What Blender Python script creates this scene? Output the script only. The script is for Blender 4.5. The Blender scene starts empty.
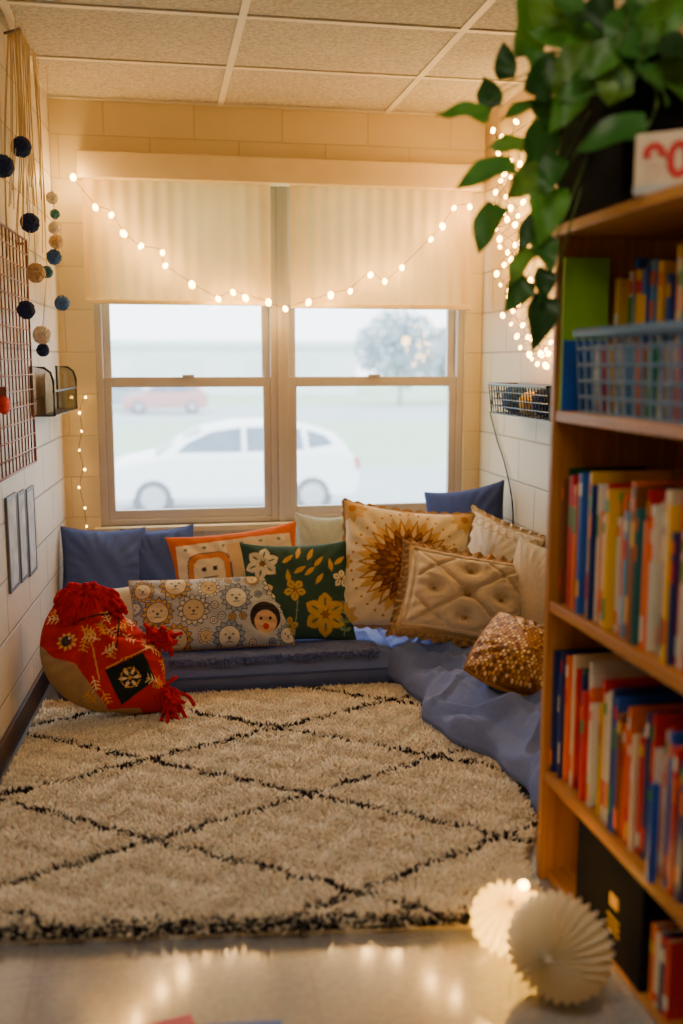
import bpy, bmesh, math, random
import numpy as np
from mathutils import Vector, Matrix, noise, Euler
random.seed(7); rng = np.random.default_rng(7)
SC = bpy.context.scene
C = SC.collection
R_ = math.radians

# ------------------------------------------------------------------ camera
FP = 1000.0; CX = 341.5; CY = 512.0
CAM = Vector((0, 0, 1.35))
yaw, pitch = math.atan(0.184), math.atan(0.149)
F = Vector((math.sin(yaw)*math.cos(pitch), math.cos(yaw)*math.cos(pitch), -math.sin(pitch)))
Rv = Vector((math.cos(yaw), -math.sin(yaw), 0)); Uv = Rv.cross(F)
def ray(px, py): return F + Rv*((px-CX)/FP) - Uv*((py-CY)/FP)
def PY(px, py, Y): d = ray(px, py); return CAM + d*(Y/d.y)
def PZ(px, py, Z): d = ray(px, py); return CAM + d*((Z-CAM.z)/d.z)
def PX(px, py, X): d = ray(px, py); return CAM + d*(X/d.x)
def PL(px, py, off=0.0):
    d = ray(px, py); return CAM + d*((-0.74+off)/(d.x-0.058*d.y))
def depth(p): return (p-CAM).dot(F)
cd = bpy.data.cameras.new('camera'); co = bpy.data.objects.new('camera', cd); C.objects.link(co)
co.location = CAM; co.rotation_euler = (math.pi/2-pitch, 0, -yaw)
cd.sensor_fit = 'VERTICAL'; cd.sensor_height = 36; cd.lens = 36*FP/1024
cd.clip_start = .05; cd.clip_end = 400
cd.dof.use_dof = True; cd.dof.focus_distance = 3.9; cd.dof.aperture_fstop = 1.25
SC.camera = co

# ------------------------------------------------------------------ materials
def lin(c):
    o = []
    for v in c[:3]:
        v = v/255.0
        o.append(v/12.92 if v <= .04045 else ((v+.055)/1.055)**2.4)
    return tuple(o)
def MAT(name, col=(200, 200, 200), rough=.6, var=.12, vs=8, bump=0, bs=60, metal=0, sheen=0, emit=0, attr=False, coat=0, transl=0, bd=.01, spec=None):
    m = bpy.data.materials.new(name); m.use_nodes = True
    nt = m.node_tree; n = nt.nodes; L = nt.links; b = n['Principled BSDF']
    tc = n.new('ShaderNodeTexCoord'); no = n.new('ShaderNodeTexNoise')
    no.inputs['Scale'].default_value = vs; no.inputs['Detail'].default_value = 4
    L.new(tc.outputs['Object'], no.inputs['Vector'])
    rp = n.new('ShaderNodeMapRange'); rp.inputs['From Min'].default_value = .3; rp.inputs['From Max'].default_value = .7
    rp.inputs['To Min'].default_value = 1-var; rp.inputs['To Max'].default_value = 1+var
    L.new(no.outputs['Fac'], rp.inputs['Value'])
    mx = n.new('ShaderNodeVectorMath'); mx.operation = 'MULTIPLY'
    if attr:
        at = n.new('ShaderNodeAttribute'); at.attribute_name = 'Col'; L.new(at.outputs['Color'], mx.inputs[0])
    else:
        mx.inputs[0].default_value = lin(col)
    L.new(rp.outputs['Result'], mx.inputs[1])
    L.new(mx.outputs['Vector'], b.inputs['Base Color'])
    b.inputs['Roughness'].default_value = rough; b.inputs['Metallic'].default_value = metal
    if spec is not None: b.inputs['Specular IOR Level'].default_value = spec
    if sheen: b.inputs['Sheen Weight'].default_value = sheen
    if coat: b.inputs['Coat Weight'].default_value = coat
    if emit:
        b.inputs['Emission Color'].default_value = (*lin(col), 1); b.inputs['Emission Strength'].default_value = emit
    if bump:
        n2 = n.new('ShaderNodeTexNoise'); n2.inputs['Scale'].default_value = bs; n2.inputs['Detail'].default_value = 3
        L.new(tc.outputs['Object'], n2.inputs['Vector'])
        bp = n.new('ShaderNodeBump'); bp.inputs['Strength'].default_value = bump; bp.inputs['Distance'].default_value = bd
        L.new(n2.outputs['Fac'], bp.inputs['Height']); L.new(bp.outputs['Normal'], b.inputs['Normal'])
    if transl:
        tr = n.new('ShaderNodeBsdfTranslucent'); L.new(mx.outputs['Vector'], tr.inputs['Color'])
        ms = n.new('ShaderNodeMixShader'); ms.inputs[0].default_value = transl
        out = n['Material Output']
        L.new(b.outputs[0], ms.inputs[1]); L.new(tr.outputs[0], ms.inputs[2]); L.new(ms.outputs[0], out.inputs['Surface'])
    return m
def BLOCK(name, col, axis, mort=.82, ms_=.004, bs_=.5):
    m = MAT(name, col, .5, .05, 3)
    nt = m.node_tree; n = nt.nodes; L = nt.links; b = n['Principled BSDF']
    tc = n.new('ShaderNodeTexCoord'); sp = n.new('ShaderNodeSeparateXYZ'); cb = n.new('ShaderNodeCombineXYZ')
    L.new(tc.outputs['Object'], sp.inputs[0]); L.new(sp.outputs[axis], cb.inputs[0]); L.new(sp.outputs['Z'], cb.inputs[1])
    br = n.new('ShaderNodeTexBrick'); br.inputs['Scale'].default_value = 1
    br.inputs['Brick Width'].default_value = .42; br.inputs['Row Height'].default_value = .2
    br.inputs['Mortar Size'].default_value = ms_; br.inputs['Mortar Smooth'].default_value = .6
    br.inputs['Color1'].default_value = (1, 1, 1, 1); br.inputs['Color2'].default_value = (.97, .97, .97, 1); br.inputs['Mortar'].default_value = (mort, mort, mort, 1)
    L.new(cb.outputs[0], br.inputs['Vector'])
    mul = n.new('ShaderNodeVectorMath'); mul.operation = 'MULTIPLY'
    src = b.inputs['Base Color'].links[0].from_socket
    L.new(src, mul.inputs[0]); L.new(br.outputs['Color'], mul.inputs[1]); L.new(mul.outputs[0], b.inputs['Base Color'])
    no = n.new('ShaderNodeTexNoise'); no.inputs['Scale'].default_value = 90; L.new(tc.outputs['Object'], no.inputs['Vector'])
    ad = n.new('ShaderNodeMath'); ad.operation = 'MULTIPLY_ADD'; ad.inputs[1].default_value = .12
    iv = n.new('ShaderNodeMath'); iv.operation = 'SUBTRACT'; iv.inputs[0].default_value = 1
    L.new(br.outputs['Fac'], iv.inputs[1]); L.new(no.outputs['Fac'], ad.inputs[0]); L.new(iv.outputs[0], ad.inputs[2])
    bp = n.new('ShaderNodeBump'); bp.inputs['Strength'].default_value = bs_; bp.inputs['Distance'].default_value = .008
    L.new(ad.outputs[0], bp.inputs['Height']); L.new(bp.outputs['Normal'], b.inputs['Normal'])
    return m
def GLASS(name, tint=(1, 1, 1), refl=.06):
    m = bpy.data.materials.new(name); m.use_nodes = True; nt = m.node_tree; n = nt.nodes; L = nt.links
    n.remove(n['Principled BSDF']); t = n.new('ShaderNodeBsdfTransparent'); t.inputs[0].default_value = (*tint, 1)
    g = n.new('ShaderNodeBsdfGlossy'); g.inputs['Roughness'].default_value = .05
    ms = n.new('ShaderNodeMixShader'); ms.inputs[0].default_value = refl
    L.new(t.outputs[0], ms.inputs[1]); L.new(g.outputs[0], ms.inputs[2]); L.new(ms.outputs[0], n['Material Output'].inputs['Surface'])
    return m
def WOOD(name, c1, c2, ax='Y'):
    m = MAT(name, c1, .42, .08, 5)
    nt = m.node_tree; n = nt.nodes; L = nt.links; b = n['Principled BSDF']
    tc = n.new('ShaderNodeTexCoord'); mp = n.new('ShaderNodeMapping')
    mp.inputs['Scale'].default_value = {'Y': (30, 1.5, 30), 'Z': (30, 30, 1.5)}[ax]
    L.new(tc.outputs['Object'], mp.inputs[0])
    no = n.new('ShaderNodeTexNoise'); no.inputs['Scale'].default_value = 1.6; no.inputs['Detail'].default_value = 5
    L.new(mp.outputs[0], no.inputs['Vector'])
    cr = n.new('ShaderNodeValToRGB'); cr.color_ramp.elements[0].position = .35; cr.color_ramp.elements[1].position = .65
    cr.color_ramp.elements[0].color = (*lin(c1), 1); cr.color_ramp.elements[1].color = (*lin(c2), 1)
    L.new(no.outputs['Fac'], cr.inputs[0]); L.new(cr.outputs[0], b.inputs['Base Color'])
    return m

# ------------------------------------------------------------------ mesh builder
class MB:
    def __init__(s): s.v = []; s.f = []; s.c = []; s.col = (1, 1, 1)
    def add(s, vs, fs):
        o = len(s.v)
        s.v += [tuple(v) for v in vs]; s.c += [s.col]*len(vs)
        s.f += [tuple(i+o for i in f) for f in fs]; return s
    def box(s, x0, x1, y0, y1, z0, z1, M=None):
        vs = [Vector((x, y, z)) for z in (z0, z1) for y in (y0, y1) for x in (x0, x1)]
        if M is not None: vs = [M @ v for v in vs]
        return s.add(vs, [(0, 2, 3, 1), (4, 5, 7, 6), (0, 1, 5, 4), (2, 6, 7, 3), (0, 4, 6, 2), (1, 3, 7, 5)])
    def loft(s, A, B, caps=True):
        k = len(A); fs = [(i, (i+1) % k, k+(i+1) % k, k+i) for i in range(k)]
        if caps: fs += [tuple(range(k-1, -1, -1)), tuple(range(k, 2*k))]
        return s.add(list(A)+list(B), fs)
    def tube(s, pts, r, n=6, closed=False):
        pts = [Vector(p) for p in pts]; k = len(pts); vs = []
        for i, p in enumerate(pts):
            if closed: t = pts[(i+1) % k]-pts[i-1]
            else: t = pts[min(i+1, k-1)]-pts[max(i-1, 0)]
            if t.length < 1e-9: t = Vector((0, 0, 1))
            t.normalize()
            ref = Vector((0, 0, 1)) if abs(t.z) < .9 else Vector((1, 0, 0))
            a = t.cross(ref).normalized(); b = t.cross(a)
            rr = r[i] if isinstance(r, (list, tuple)) else r
            for j in range(n):
                q = 2*math.pi*j/n; vs.append(p+a*(math.cos(q)*rr)+b*(math.sin(q)*rr))
        fs = []
        for i in range(k if closed else k-1):
            i2 = (i+1) % k
            for j in range(n): fs.append((i*n+j, i*n+(j+1) % n, i2*n+(j+1) % n, i2*n+j))
        if not closed: fs += [tuple(range(n-1, -1, -1)), tuple((k-1)*n+j for j in range(n))]
        return s.add(vs, fs)
    def sphere(s, c, r, seg=12, rings=8, sc=(1, 1, 1), jit=0):
        c = Vector(c); vs = [c+Vector((0, 0, -r*sc[2]))]
        for i in range(1, rings):
            ph = math.pi*i/rings-math.pi/2
            for j in range(seg):
                q = 2*math.pi*j/seg; rr = r*(1+random.uniform(-jit, jit))
                vs.append(c+Vector((rr*math.cos(ph)*math.cos(q)*sc[0], rr*math.cos(ph)*math.sin(q)*sc[1], rr*math.sin(ph)*sc[2])))
        vs.append(c+Vector((0, 0, r*sc[2]))); T = len(vs)-1; fs = []
        for j in range(seg): fs.append((0, 1+(j+1) % seg, 1+j))
        for i in range(rings-2):
            for j in range(seg):
                a = 1+i*seg; fs.append((a+j, a+(j+1) % seg, a+seg+(j+1) % seg, a+seg+j))
        a = 1+(rings-2)*seg
        for j in range(seg): fs.append((a+j, a+(j+1) % seg, T))
        return s.add(vs, fs)
    def lathe(s, prof, n=28, M=None):
        vs = []; k = len(prof)
        for (r, z) in prof:
            for j in range(n):
                q = 2*math.pi*j/n; v = Vector((r*math.cos(q), r*math.sin(q), z)); vs.append(M @ v if M is not None else v)
        fs = [(i*n+j, i*n+(j+1) % n, (i+1)*n+(j+1) % n, (i+1)*n+j) for i in range(k-1) for j in range(n)]
        return s.add(vs, fs)
    def build(s, name, m, parent=None, smooth=False, bevel=0, col=False, w=True):
        me = bpy.data.meshes.new(name); me.from_pydata(s.v, [], s.f)
        return finish(me, name, m, parent, smooth, bevel, np.array(s.c) if col else None, w, fixn=len(s.v) < 60000)
def finish(me, name, m, parent=None, smooth=False, bevel=0, cols=None, w=True, fixn=False):
    if fixn:
        bm = bmesh.new(); bm.from_mesh(me); bmesh.ops.recalc_face_normals(bm, faces=bm.faces); bm.to_mesh(me); bm.free()
    if cols is not None:
        a = me.color_attributes.new('Col', 'FLOAT_COLOR', 'POINT')
        full = np.ones((len(me.vertices), 4), dtype=np.float32); full[:, :3] = cols
        a.data.foreach_set('color', full.ravel())
    if smooth: me.polygons.foreach_set('use_smooth', [True]*len(me.polygons))
    me.materials.append(m); me.update()
    o = bpy.data.objects.new(name, me); C.objects.link(o)
    if bevel:
        bv = o.modifiers.new('bevel', 'BEVEL'); bv.width = bevel; bv.segments = 2; bv.limit_method = 'ANGLE'
    if parent is not None:
        o.parent = parent
        if w and parent.type == 'EMPTY': o.matrix_parent_inverse = parent.matrix_basis.inverted()
    return o
def tag(o, label, cat, group=None):
    o['label'] = label; o['category'] = cat
    if group: o['group'] = group
    return o
def thing(name, label, cat, loc, rot=(0, 0, 0), group=None):
    e = bpy.data.objects.new(name, None); C.objects.link(e); e.empty_display_size = .05
    e.location = loc; e.rotation_euler = rot
    return tag(e, label, cat, group)
def struct(o): o['kind'] = 'structure'; return o
def catmull(P, k=8):
    P = [Vector(p) for p in P]; out = []
    for i in range(len(P)-1):
        a = P[max(i-1, 0)]; b = P[i]; c = P[i+1]; d = P[min(i+2, len(P)-1)]
        for j in range(k):
            t = j/k
            out.append(.5*((2*b)+(c-a)*t+(2*a-5*b+4*c-d)*t*t+(3*b-a-3*c+d)*t**3))
    out.append(P[-1]); return out
def sstep(x): x = np.clip(x, 0, 1); return x*x*(3-2*x)

# ------------------------------------------------------------------ material set
m_back = BLOCK('painted_block_back', (224, 207, 160), 'X')
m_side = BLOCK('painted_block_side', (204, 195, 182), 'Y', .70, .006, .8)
m_right = BLOCK('painted_block_right', (196, 178, 142), 'Y', .74, .006, .7)  # warm light painted in: warmer copy of the side-wall block
m_taupe = MAT('window_aluminium', (192, 184, 176), .45, .05)
m_white = MAT('white_paint', (226, 220, 204), .5, .04)
m_cream = MAT('cream_valance', (226, 206, 156), .6, .05)
m_shade = MAT('shade_cloth', (226, 194, 124), .8, .08, 3, .15, 200, transl=.26)
m_glass = GLASS('clear_glass', (.97, .99, 1))
m_dark = MAT('dark_wood', (62, 42, 34), .5)
m_wire = MAT('copper_wire', (90, 62, 40), .4)
m_bulb = MAT('bulb_glow', (255, 184, 76), .4, 0, emit=42)
m_black = MAT('black_plastic', (22, 22, 25), .45)
m_blackm = MAT('matte_black', (14, 14, 16), .9, spec=.2)
m_oak = WOOD('honey_oak', (170, 108, 42), (202, 140, 66), 'Y')
m_oakv = WOOD('honey_oak_upright', (166, 104, 40), (198, 136, 64), 'Z')
m_fab = MAT('printed_fabric', attr=True, rough=.95, var=.06, vs=60, bump=.35, bs=350, spec=.2)
m_yarnr = MAT('red_yarn', (192, 24, 28), .95, .3, 40, .4, 300, spec=.1)
m_pages = MAT('paper_pages', (226, 214, 190), .9, .08, 90)

# ------------------------------------------------------------------ room shell
H = 2.56
wl = lambda y: -.45-.058*(5-y)
XR = 1.65; YB = 5.0; YF = -1.6
m_floor = MAT('vinyl_tile', (166, 167, 171), .12, .14, 60, coat=.8)
nt = m_floor.node_tree; n = nt.nodes; L = nt.links; b = n['Principled BSDF']
b.inputs['Specular IOR Level'].default_value = .9; b.inputs['Coat Roughness'].default_value = .08; b.inputs['Coat IOR'].default_value = 1.75
tc = n.new('ShaderNodeTexCoord'); br = n.new('ShaderNodeTexBrick'); br.offset = 0; br.inputs['Scale'].default_value = 1
br.inputs['Brick Width'].default_value = .305; br.inputs['Row Height'].default_value = .305; br.inputs['Mortar Size'].default_value = .0012
br.inputs['Color1'].default_value = (1, 1, 1, 1); br.inputs['Color2'].default_value = (.92, .92, .92, 1); br.inputs['Mortar'].default_value = (.65, .63, .6, 1)
L.new(tc.outputs['Object'], br.inputs['Vector'])
mul = n.new('ShaderNodeVectorMath'); mul.operation = 'MULTIPLY'; src = b.inputs['Base Color'].links[0].from_socket
L.new(src, mul.inputs[0]); L.new(br.outputs['Color'], mul.inputs[1]); L.new(mul.outputs[0], b.inputs['Base Color'])
struct(MB().box(-1.2, XR+.15, YF-.15, YB+.15, -.12, 0).build('floor', m_floor))
m_ceil = MAT('acoustic_tile', (190, 184, 170), .85, .26, 62, .8, 120)
ce = struct(MB().box(-1.2, XR+.15, YF-.15, YB+.15, H, H+.1).build('ceiling', m_ceil))
g = MB()
x0 = PY(220, 107, 5).x; x1 = PY(386, 112, 5).x; sx = x1-x0
for k in range(-1, 3):
    x = x0+k*sx
    if -.8 < x < XR: g.box(x-.014, x+.014, YF, YB, H-.007, H)
for k in range(0, 11):
    y = 4.98-k*.62
    g.box(-1.0, XR, y-.014, y+.014, H-.0065, H)
g.build('ceiling_grid', m_white, ce)
WX0, WX1, WZ0, WZ1 = -.285, 1.565, .55, 2.30
wb = MB()
wb.box(-.65, WX0, YB, YB+.15, 0, H).box(WX1, XR+.15, YB, YB+.15, 0, H).box(WX0, WX1, YB, YB+.15, 0, WZ0).box(WX0, WX1, YB, YB+.15, WZ1, H)
struct(wb.build('wall_back', m_back))
a = [Vector((wl(YB+.0), YB, 0)), Vector((wl(YB)-.15, YB, 0)), Vector((wl(YF)-.15, YF, 0)), Vector((wl(YF), YF, 0))]
struct(MB().loft(a, [p+Vector((0, 0, H)) for p in a]).build('wall_left', m_side))
struct(MB().box(XR, XR+.15, YF, YB, 0, H).build('wall_right', m_right))
struct(MB().box(-1.2, XR+.15, YF-.15, YF, 0, H).build('wall_front', m_side))
a = [Vector((wl(YB), YB, 0)), Vector((wl(YF), YF, 0)), Vector((wl(YF)+.015, YF, 0)), Vector((wl(YB)+.015, YB, 0))]
struct(MB().loft(a, [p+Vector((0, 0, .1)) for p in a]).build('baseboard_left', m_dark, bevel=.003))
struct(MB().box(XR-.012, XR, YF, YB, 0, .1).build('baseboard_right', m_dark))
struct(MB().box(WX0-.03, WX1+.03, 4.955, 5.06, WZ0-.03, WZ0).build('trim_1', m_cream, bevel=.004))
MID = .612
def window(i, xa, xb):
    e = bpy.data.objects.new('window_%d' % i, None); C.objects.link(e); e.location = (xa, 5.07, WZ0); struct(e)
    f = MB(); t = .035
    f.box(xa, xa+t, 5.02, 5.12, WZ0, WZ1).box(xb-t, xb, 5.02, 5.12, WZ0, WZ1).box(xa+t, xb-t, 5.02, 5.12, WZ0, WZ0+.03).box(xa+t, xb-t, 5.02, 5.12, WZ1-.03, WZ1)
    f.build('frame', m_taupe, e, bevel=.003)
    zr = 1.262
    def sash(nm, y0, y1, z0, z1, bot, top):
        s = MB(); q = .038; l, r = xa+t, xb-t
        s.box(l, l+q, y0, y1, z0, z1).box(r-q, r, y0, y1, z0, z1).box(l+q, r-q, y0, y1, z0, z0+bot).box(l+q, r-q, y0, y1, z1-top, z1)
        so = s.build(nm, m_taupe, e, bevel=.003)
        ym = (y0+y1)/2
        MB().box(l+q, r-q, ym-.003, ym+.003, z0+bot, z1-top).build('pane', m_glass, so)
    sash('lower_sash', 5.03, 5.065, WZ0+.03, zr+.02, .045, .05)
    sash('upper_sash', 5.07, 5.105, zr-.03, WZ1-.03, .05, .04)
    MB().box((xa+xb)/2-.03, (xa+xb)/2+.03, 5.018, 5.045, zr+.02, zr+.032).build('sash_lock', m_taupe, e, bevel=.003)
window(1, WX0, MID-.012); window(2, MID+.012, WX1)
struct(MB().box(MID-.012, MID+.012, 5.01, 5.125, WZ0, WZ1).build('trim_2', m_taupe, bevel=.002))
tag(MB().box(WX0-.045, WX1+.045, 4.905, 4.999, 2.195, 2.315).build('window_valance', m_cream, bevel=.006), 'long cream valance box across the top of both windows', 'valance')
def shade(xa, xb, z0, label):
    e = thing('roller_shade', label, 'window shade', (xa, 4.94, z0), group=None)
    vs = []; fs = []; nx = 120
    for iz in range(2):
        for ix in range(nx+1):
            u = ix/nx; vs.append((xa+(xb-xa)*u, 4.945+.005*math.sin(u*2*math.pi*13), (z0+.02, 2.2)[iz]))
    fs = [(i, i+1, nx+2+i, nx+1+i) for i in range(nx)]
    MB().add(vs, fs).build('shade_fabric', m_shade, e, smooth=True)
    MB().box(xa, xb, 4.933, 4.957, z0, z0+.024).build('bottom_bar', m_cream, e, bevel=.004)
shade(WX0-.03, MID-.05, 1.625, 'lowered pleated cream shade over the left window')
shade(MID+.045, WX1+.005, 1.615, 'lowered pleated cream shade over the right window')

# ------------------------------------------------------------------ outside, haze painted in as pale colours
GZ = -1.2
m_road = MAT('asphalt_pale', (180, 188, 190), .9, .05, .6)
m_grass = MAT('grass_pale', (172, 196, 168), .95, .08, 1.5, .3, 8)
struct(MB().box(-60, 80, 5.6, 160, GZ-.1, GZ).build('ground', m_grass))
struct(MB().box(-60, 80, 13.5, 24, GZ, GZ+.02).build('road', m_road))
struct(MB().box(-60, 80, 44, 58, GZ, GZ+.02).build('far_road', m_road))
m_tyre = MAT('tyre', (112, 116, 122), .8); m_carglass = MAT('car_glass', (116, 128, 142), .15); m_hub = MAT('wheel_hub', (190, 192, 198), .3, metal=.3)
m_lamp = MAT('tail_lamp_red', (196, 130, 130), .3)
def car(label, loc, rz, col):
    mp = MAT('car_paint', col, .3, .02, coat=.5)
    e = thing('car', label, 'car', loc, (0, 0, rz))
    prof = [(-2.08, .36), (-2.14, .56), (-2.08, .76), (-1.86, .9), (-1.45, .99), (-1.0, 1.05), (.4, 1.08), (1.7, 1.1), (2.0, 1.04), (2.12, .86), (2.14, .5), (2.02, .28), (-1.95, .28)]
    MB().loft([(x, -.86, z) for x, z in prof], [(x, .86, z) for x, z in prof]).build('body', mp, e, bevel=.09, w=False)
    cab = [(-1.25, 1.0), (-.85, 1.26), (-.4, 1.46), (.1, 1.55), (.7, 1.56), (1.3, 1.5), (1.75, 1.36), (2.0, 1.04)]
    yy = lambda z: .82-.22*(z-1.0)/.56
    MB().loft([(x, -yy(z), z) for x, z in cab], [(x, yy(z), z) for x, z in cab]).build('cabin', mp, e, bevel=.07, w=False)
    for sgn in (-1, 1):
        for poly in ([(-.9, 1.08), (-.72, 1.24), (-.32, 1.41), (.16, 1.47), (.16, 1.08)], [(.24, 1.08), (.24, 1.47), (.7, 1.48), (1.15, 1.44), (1.2, 1.1)], [(1.28, 1.12), (1.26, 1.42), (1.55, 1.33), (1.7, 1.18)]):
            MB().loft([(x, sgn*(yy(z)+.012), z) for x, z in poly], [(x, sgn*(yy(z)-.02), z) for x, z in poly]).build('side_window', m_carglass, e, w=False)
        for x in (-1.3, 1.32):
            M = Matrix.Translation((x, sgn*.77, .34)) @ Matrix.Rotation(math.pi/2, 4, 'X')
            wo = MB().lathe([(.0, -.1), (.27, -.1), (.34, -.08), (.34, .08), (.27, .1), (0, .1)], 24, M).build('wheel', m_tyre, e, True, w=False)
            MB().lathe([(0, -.115), (.2, -.11), (.2, .11), (0, .115)], 20, M).build('hub_cap', m_hub, wo, w=False)
        MB().box(2.03, 2.14, sgn*.8-.06, sgn*.8+.06, .76, .96).build('tail_lamp', m_lamp, e, bevel=.02, w=False)
        MB().box(-2.14, -2.0, sgn*.68-.12, sgn*.68+.12, .62, .74).build('head_lamp', m_hub, e, bevel=.02, w=False)
    MB().add([(-1.24, -.7, 1.03), (-1.24, .7, 1.03), (-.5, .6, 1.45), (-.5, -.6, 1.45)], [(0, 1, 2, 3)]).build('windscreen', m_carglass, e, w=False)
    return e
p = PY(231, 500, 17)
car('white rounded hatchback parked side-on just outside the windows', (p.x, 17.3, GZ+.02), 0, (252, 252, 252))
p = PY(165, 400, 52); car('small haze-paled red car far across the lawn', (p.x, 52, GZ+.02), 0, (204, 154, 152))  # haze painted into the car colour
p = PY(128, 400, 56); car('grey car far away behind the haze-paled red one', (p.x-1, 56, GZ+.02), 0, (164, 170, 178))
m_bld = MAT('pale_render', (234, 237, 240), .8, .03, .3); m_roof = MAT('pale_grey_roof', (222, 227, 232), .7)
e = thing('building', 'long pale low building on the far side of the road', 'building', (4, 80, GZ))
MB().box(-22, 16, 80, 92, GZ, 2.6).build('wall', m_bld, e)
MB().box(-22.6, 16.6, 79.5, 92.5, 2.6, 3.1).build('roof', m_roof, e)
for k in range(4): MB().box(-20+k*9, -14+k*9, 79.93, 80.0, .6, 1.8).build('window', m_roof, e)
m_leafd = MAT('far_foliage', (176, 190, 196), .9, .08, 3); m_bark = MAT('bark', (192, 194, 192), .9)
def tree(label, px, Y, top, rad):
    p = PY(px, 370, Y); e = thing('tree', label, 'tree', (p.x, Y, GZ), group=None)
    MB().tube([(p.x, Y, GZ), (p.x+.05, Y, GZ+1.2), (p.x, Y, top-rad)], [.16, .12, .06], 8).build('trunk', m_bark, e, True)
    lf = MB()
    for k in range(1400):
        v = Vector((random.gauss(0, 1), random.gauss(0, 1), random.gauss(0, 1))).normalized()*(random.random()**.4)
        c = Vector((p.x, Y, top-rad))+Vector((v.x*rad*1.15, v.y*rad, v.z*rad)); s = .26
        q = Euler((random.random()*6, random.random()*6, random.random()*6)).to_matrix()
        lf.add([c+q @ Vector((-s, 0, 0)), c+q @ Vector((0, -s*.6, 0)), c+q @ Vector((s, 0, 0)), c+q @ Vector((0, s*.6, 0))], [(0, 1, 2, 3)])
    lf.build('crown', m_leafd, e)
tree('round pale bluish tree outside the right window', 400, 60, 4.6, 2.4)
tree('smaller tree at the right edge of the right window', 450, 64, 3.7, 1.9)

# ------------------------------------------------------------------ rug
FL, FR, BR, BL = [Vector(v) for v in ((-.578, 2.30, 0), (.915, 2.12, 0), (1.08, 3.93, 0), (-.472, 3.96, 0))]
def npq(s, t):
    x = (FL.x*(1-s)+FR.x*s)*(1-t)+(BL.x*(1-s)+BR.x*s)*t
    y = (FL.y*(1-s)+FR.y*s)*(1-t)+(BL.y*(1-s)+BR.y*s)*t
    x = x+.11*s**3*sstep((t-.145)/.14)*(1-sstep((t-.6)/.4))
    return x, y
rug = thing('shag_rug', 'cream shag rug with dark diamond lattice lines on the floor', 'rug', (.25, 3.1, 0))
m_backing = MAT('rug_backing', (222, 208, 184), .95)
vs = []; fs = []; N = 40
for zz in (.010, .001):
    for j in range(N+1):
        for i in range(N+1): qx, qy = npq(i/N, j/N); vs.append((qx, qy, zz))
o = (N+1)**2
for j in range(N):
    for i in range(N):
        a = j*(N+1)+i; fs.append((a, a+1, a+N+2, a+N+1)); fs.append((o+a, o+a+N+1, o+a+N+2, o+a+1))
for i in range(N):
    for st in (lambda k: k, lambda k: N*(N+1)+k, lambda k: k*(N+1), lambda k: k*(N+1)+N):
        fs.append((st(i), st(i+1), o+st(i+1), o+st(i)))
MB().add(vs, fs).build('backing', m_backing, rug)
ns, ntt = 245, 294
S, T = np.meshgrid((np.arange(ns)+.5)/ns, (np.arange(ntt)+.5)/ntt)
S = (S+rng.uniform(-.5, .5, S.shape)/ns).ravel().clip(0.002, .998); T = (T+rng.uniform(-.5, .5, T.shape)/ntt).ravel().clip(0.002, .998)
X, Y = npq(S, T); n_ = len(X)
lean = rng.normal(0, .008, (n_, 2))
lean[:, 0] += .006*np.sin(X*31+2*np.sin(Y*23)); lean[:, 1] += .006*np.sin(Y*37+2*np.sin(X*19))-.003
lean[:, 1] -= .020*np.exp(-(T/.02)**2); lean[:, 0] = np.where(S < .02, np.abs(lean[:, 0]), lean[:, 0])
hh = .022+rng.uniform(-.005, .007, n_)+.0035*np.sin(X*47+Y*13)*np.sin(Y*53-X*9)
ax, ay, bx_, by_ = .47, .22, .50, -.37
det = ax*by_-ay*bx_; dx, dy = X+.035, Y-2.69
al = (dx*by_-dy*bx_)/det; be = (ax*dy-ay*dx)/det
wob = .008*np.sin(X*60)+.008*np.sin(Y*55)+.005*np.sin(X*131+Y*77)
d1 = np.abs((al-np.round(al))*.456+wob*.6); d2 = np.abs((be-np.round(be))*.547+wob*.6)
darkm = (np.minimum(d1, d2)+rng.normal(0, .002, n_)) < .0068+.0022*np.sin(X*90+Y*70)
darkm &= rng.random(n_) < .9
edge = (T*1.8+rng.normal(0, .010, n_) < .040) & (rng.random(n_) < .58)
darkm |= edge
hh[darkm] += .003
base = np.array([lin((247, 231, 207))])*(1+rng.normal(0, .09, (n_, 1)))
base[darkm] = np.array(lin((50, 46, 54)))*(1+rng.normal(0, .2, (darkm.sum(), 1)))
base = base.clip(.005, 1)
P0 = np.stack([X, Y, np.full(n_, .008)], 1)
P1 = np.stack([X+lean[:, 0]*.5, Y+lean[:, 1]*.5, .008+hh*.62], 1)
P2 = np.stack([X+lean[:, 0]*1.2, Y+lean[:, 1]*1.2, .008+hh], 1)
th0 = rng.uniform(0, 6.28, n_); rad = .0045
V = np.zeros((n_, 7, 3))
for j in range(3):
    q = th0+j*2.0944; off = np.stack([np.cos(q), np.sin(q), np.zeros(n_)], 1)
    V[:, j] = P0+off*rad*.8; V[:, 3+j] = P1+off*rad*1.1
V[:, 6] = P2
tri = []
for j in range(3):
    k = (j+1) % 3; tri += [(j, k, 3+k), (j, 3+k, 3+j), (3+j, 3+k, 6)]
Fc = (np.array(tri)[None]+(np.arange(n_)*7)[:, None, None]).reshape(-1, 3)
me = bpy.data.meshes.new('pile'); me.from_pydata(V.reshape(-1, 3).tolist(), [], Fc.tolist())
sh = np.array([.78, .78, .78, .97, .97, .97, 1.04])  # painted shade: pile colour darker at tuft roots, lighter at tips
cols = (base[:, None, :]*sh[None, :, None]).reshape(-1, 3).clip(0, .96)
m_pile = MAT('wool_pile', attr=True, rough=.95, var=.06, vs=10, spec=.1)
po = finish(me, 'pile', m_pile, rug, True, 0, cols); po['kind'] = 'stuff'

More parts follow.
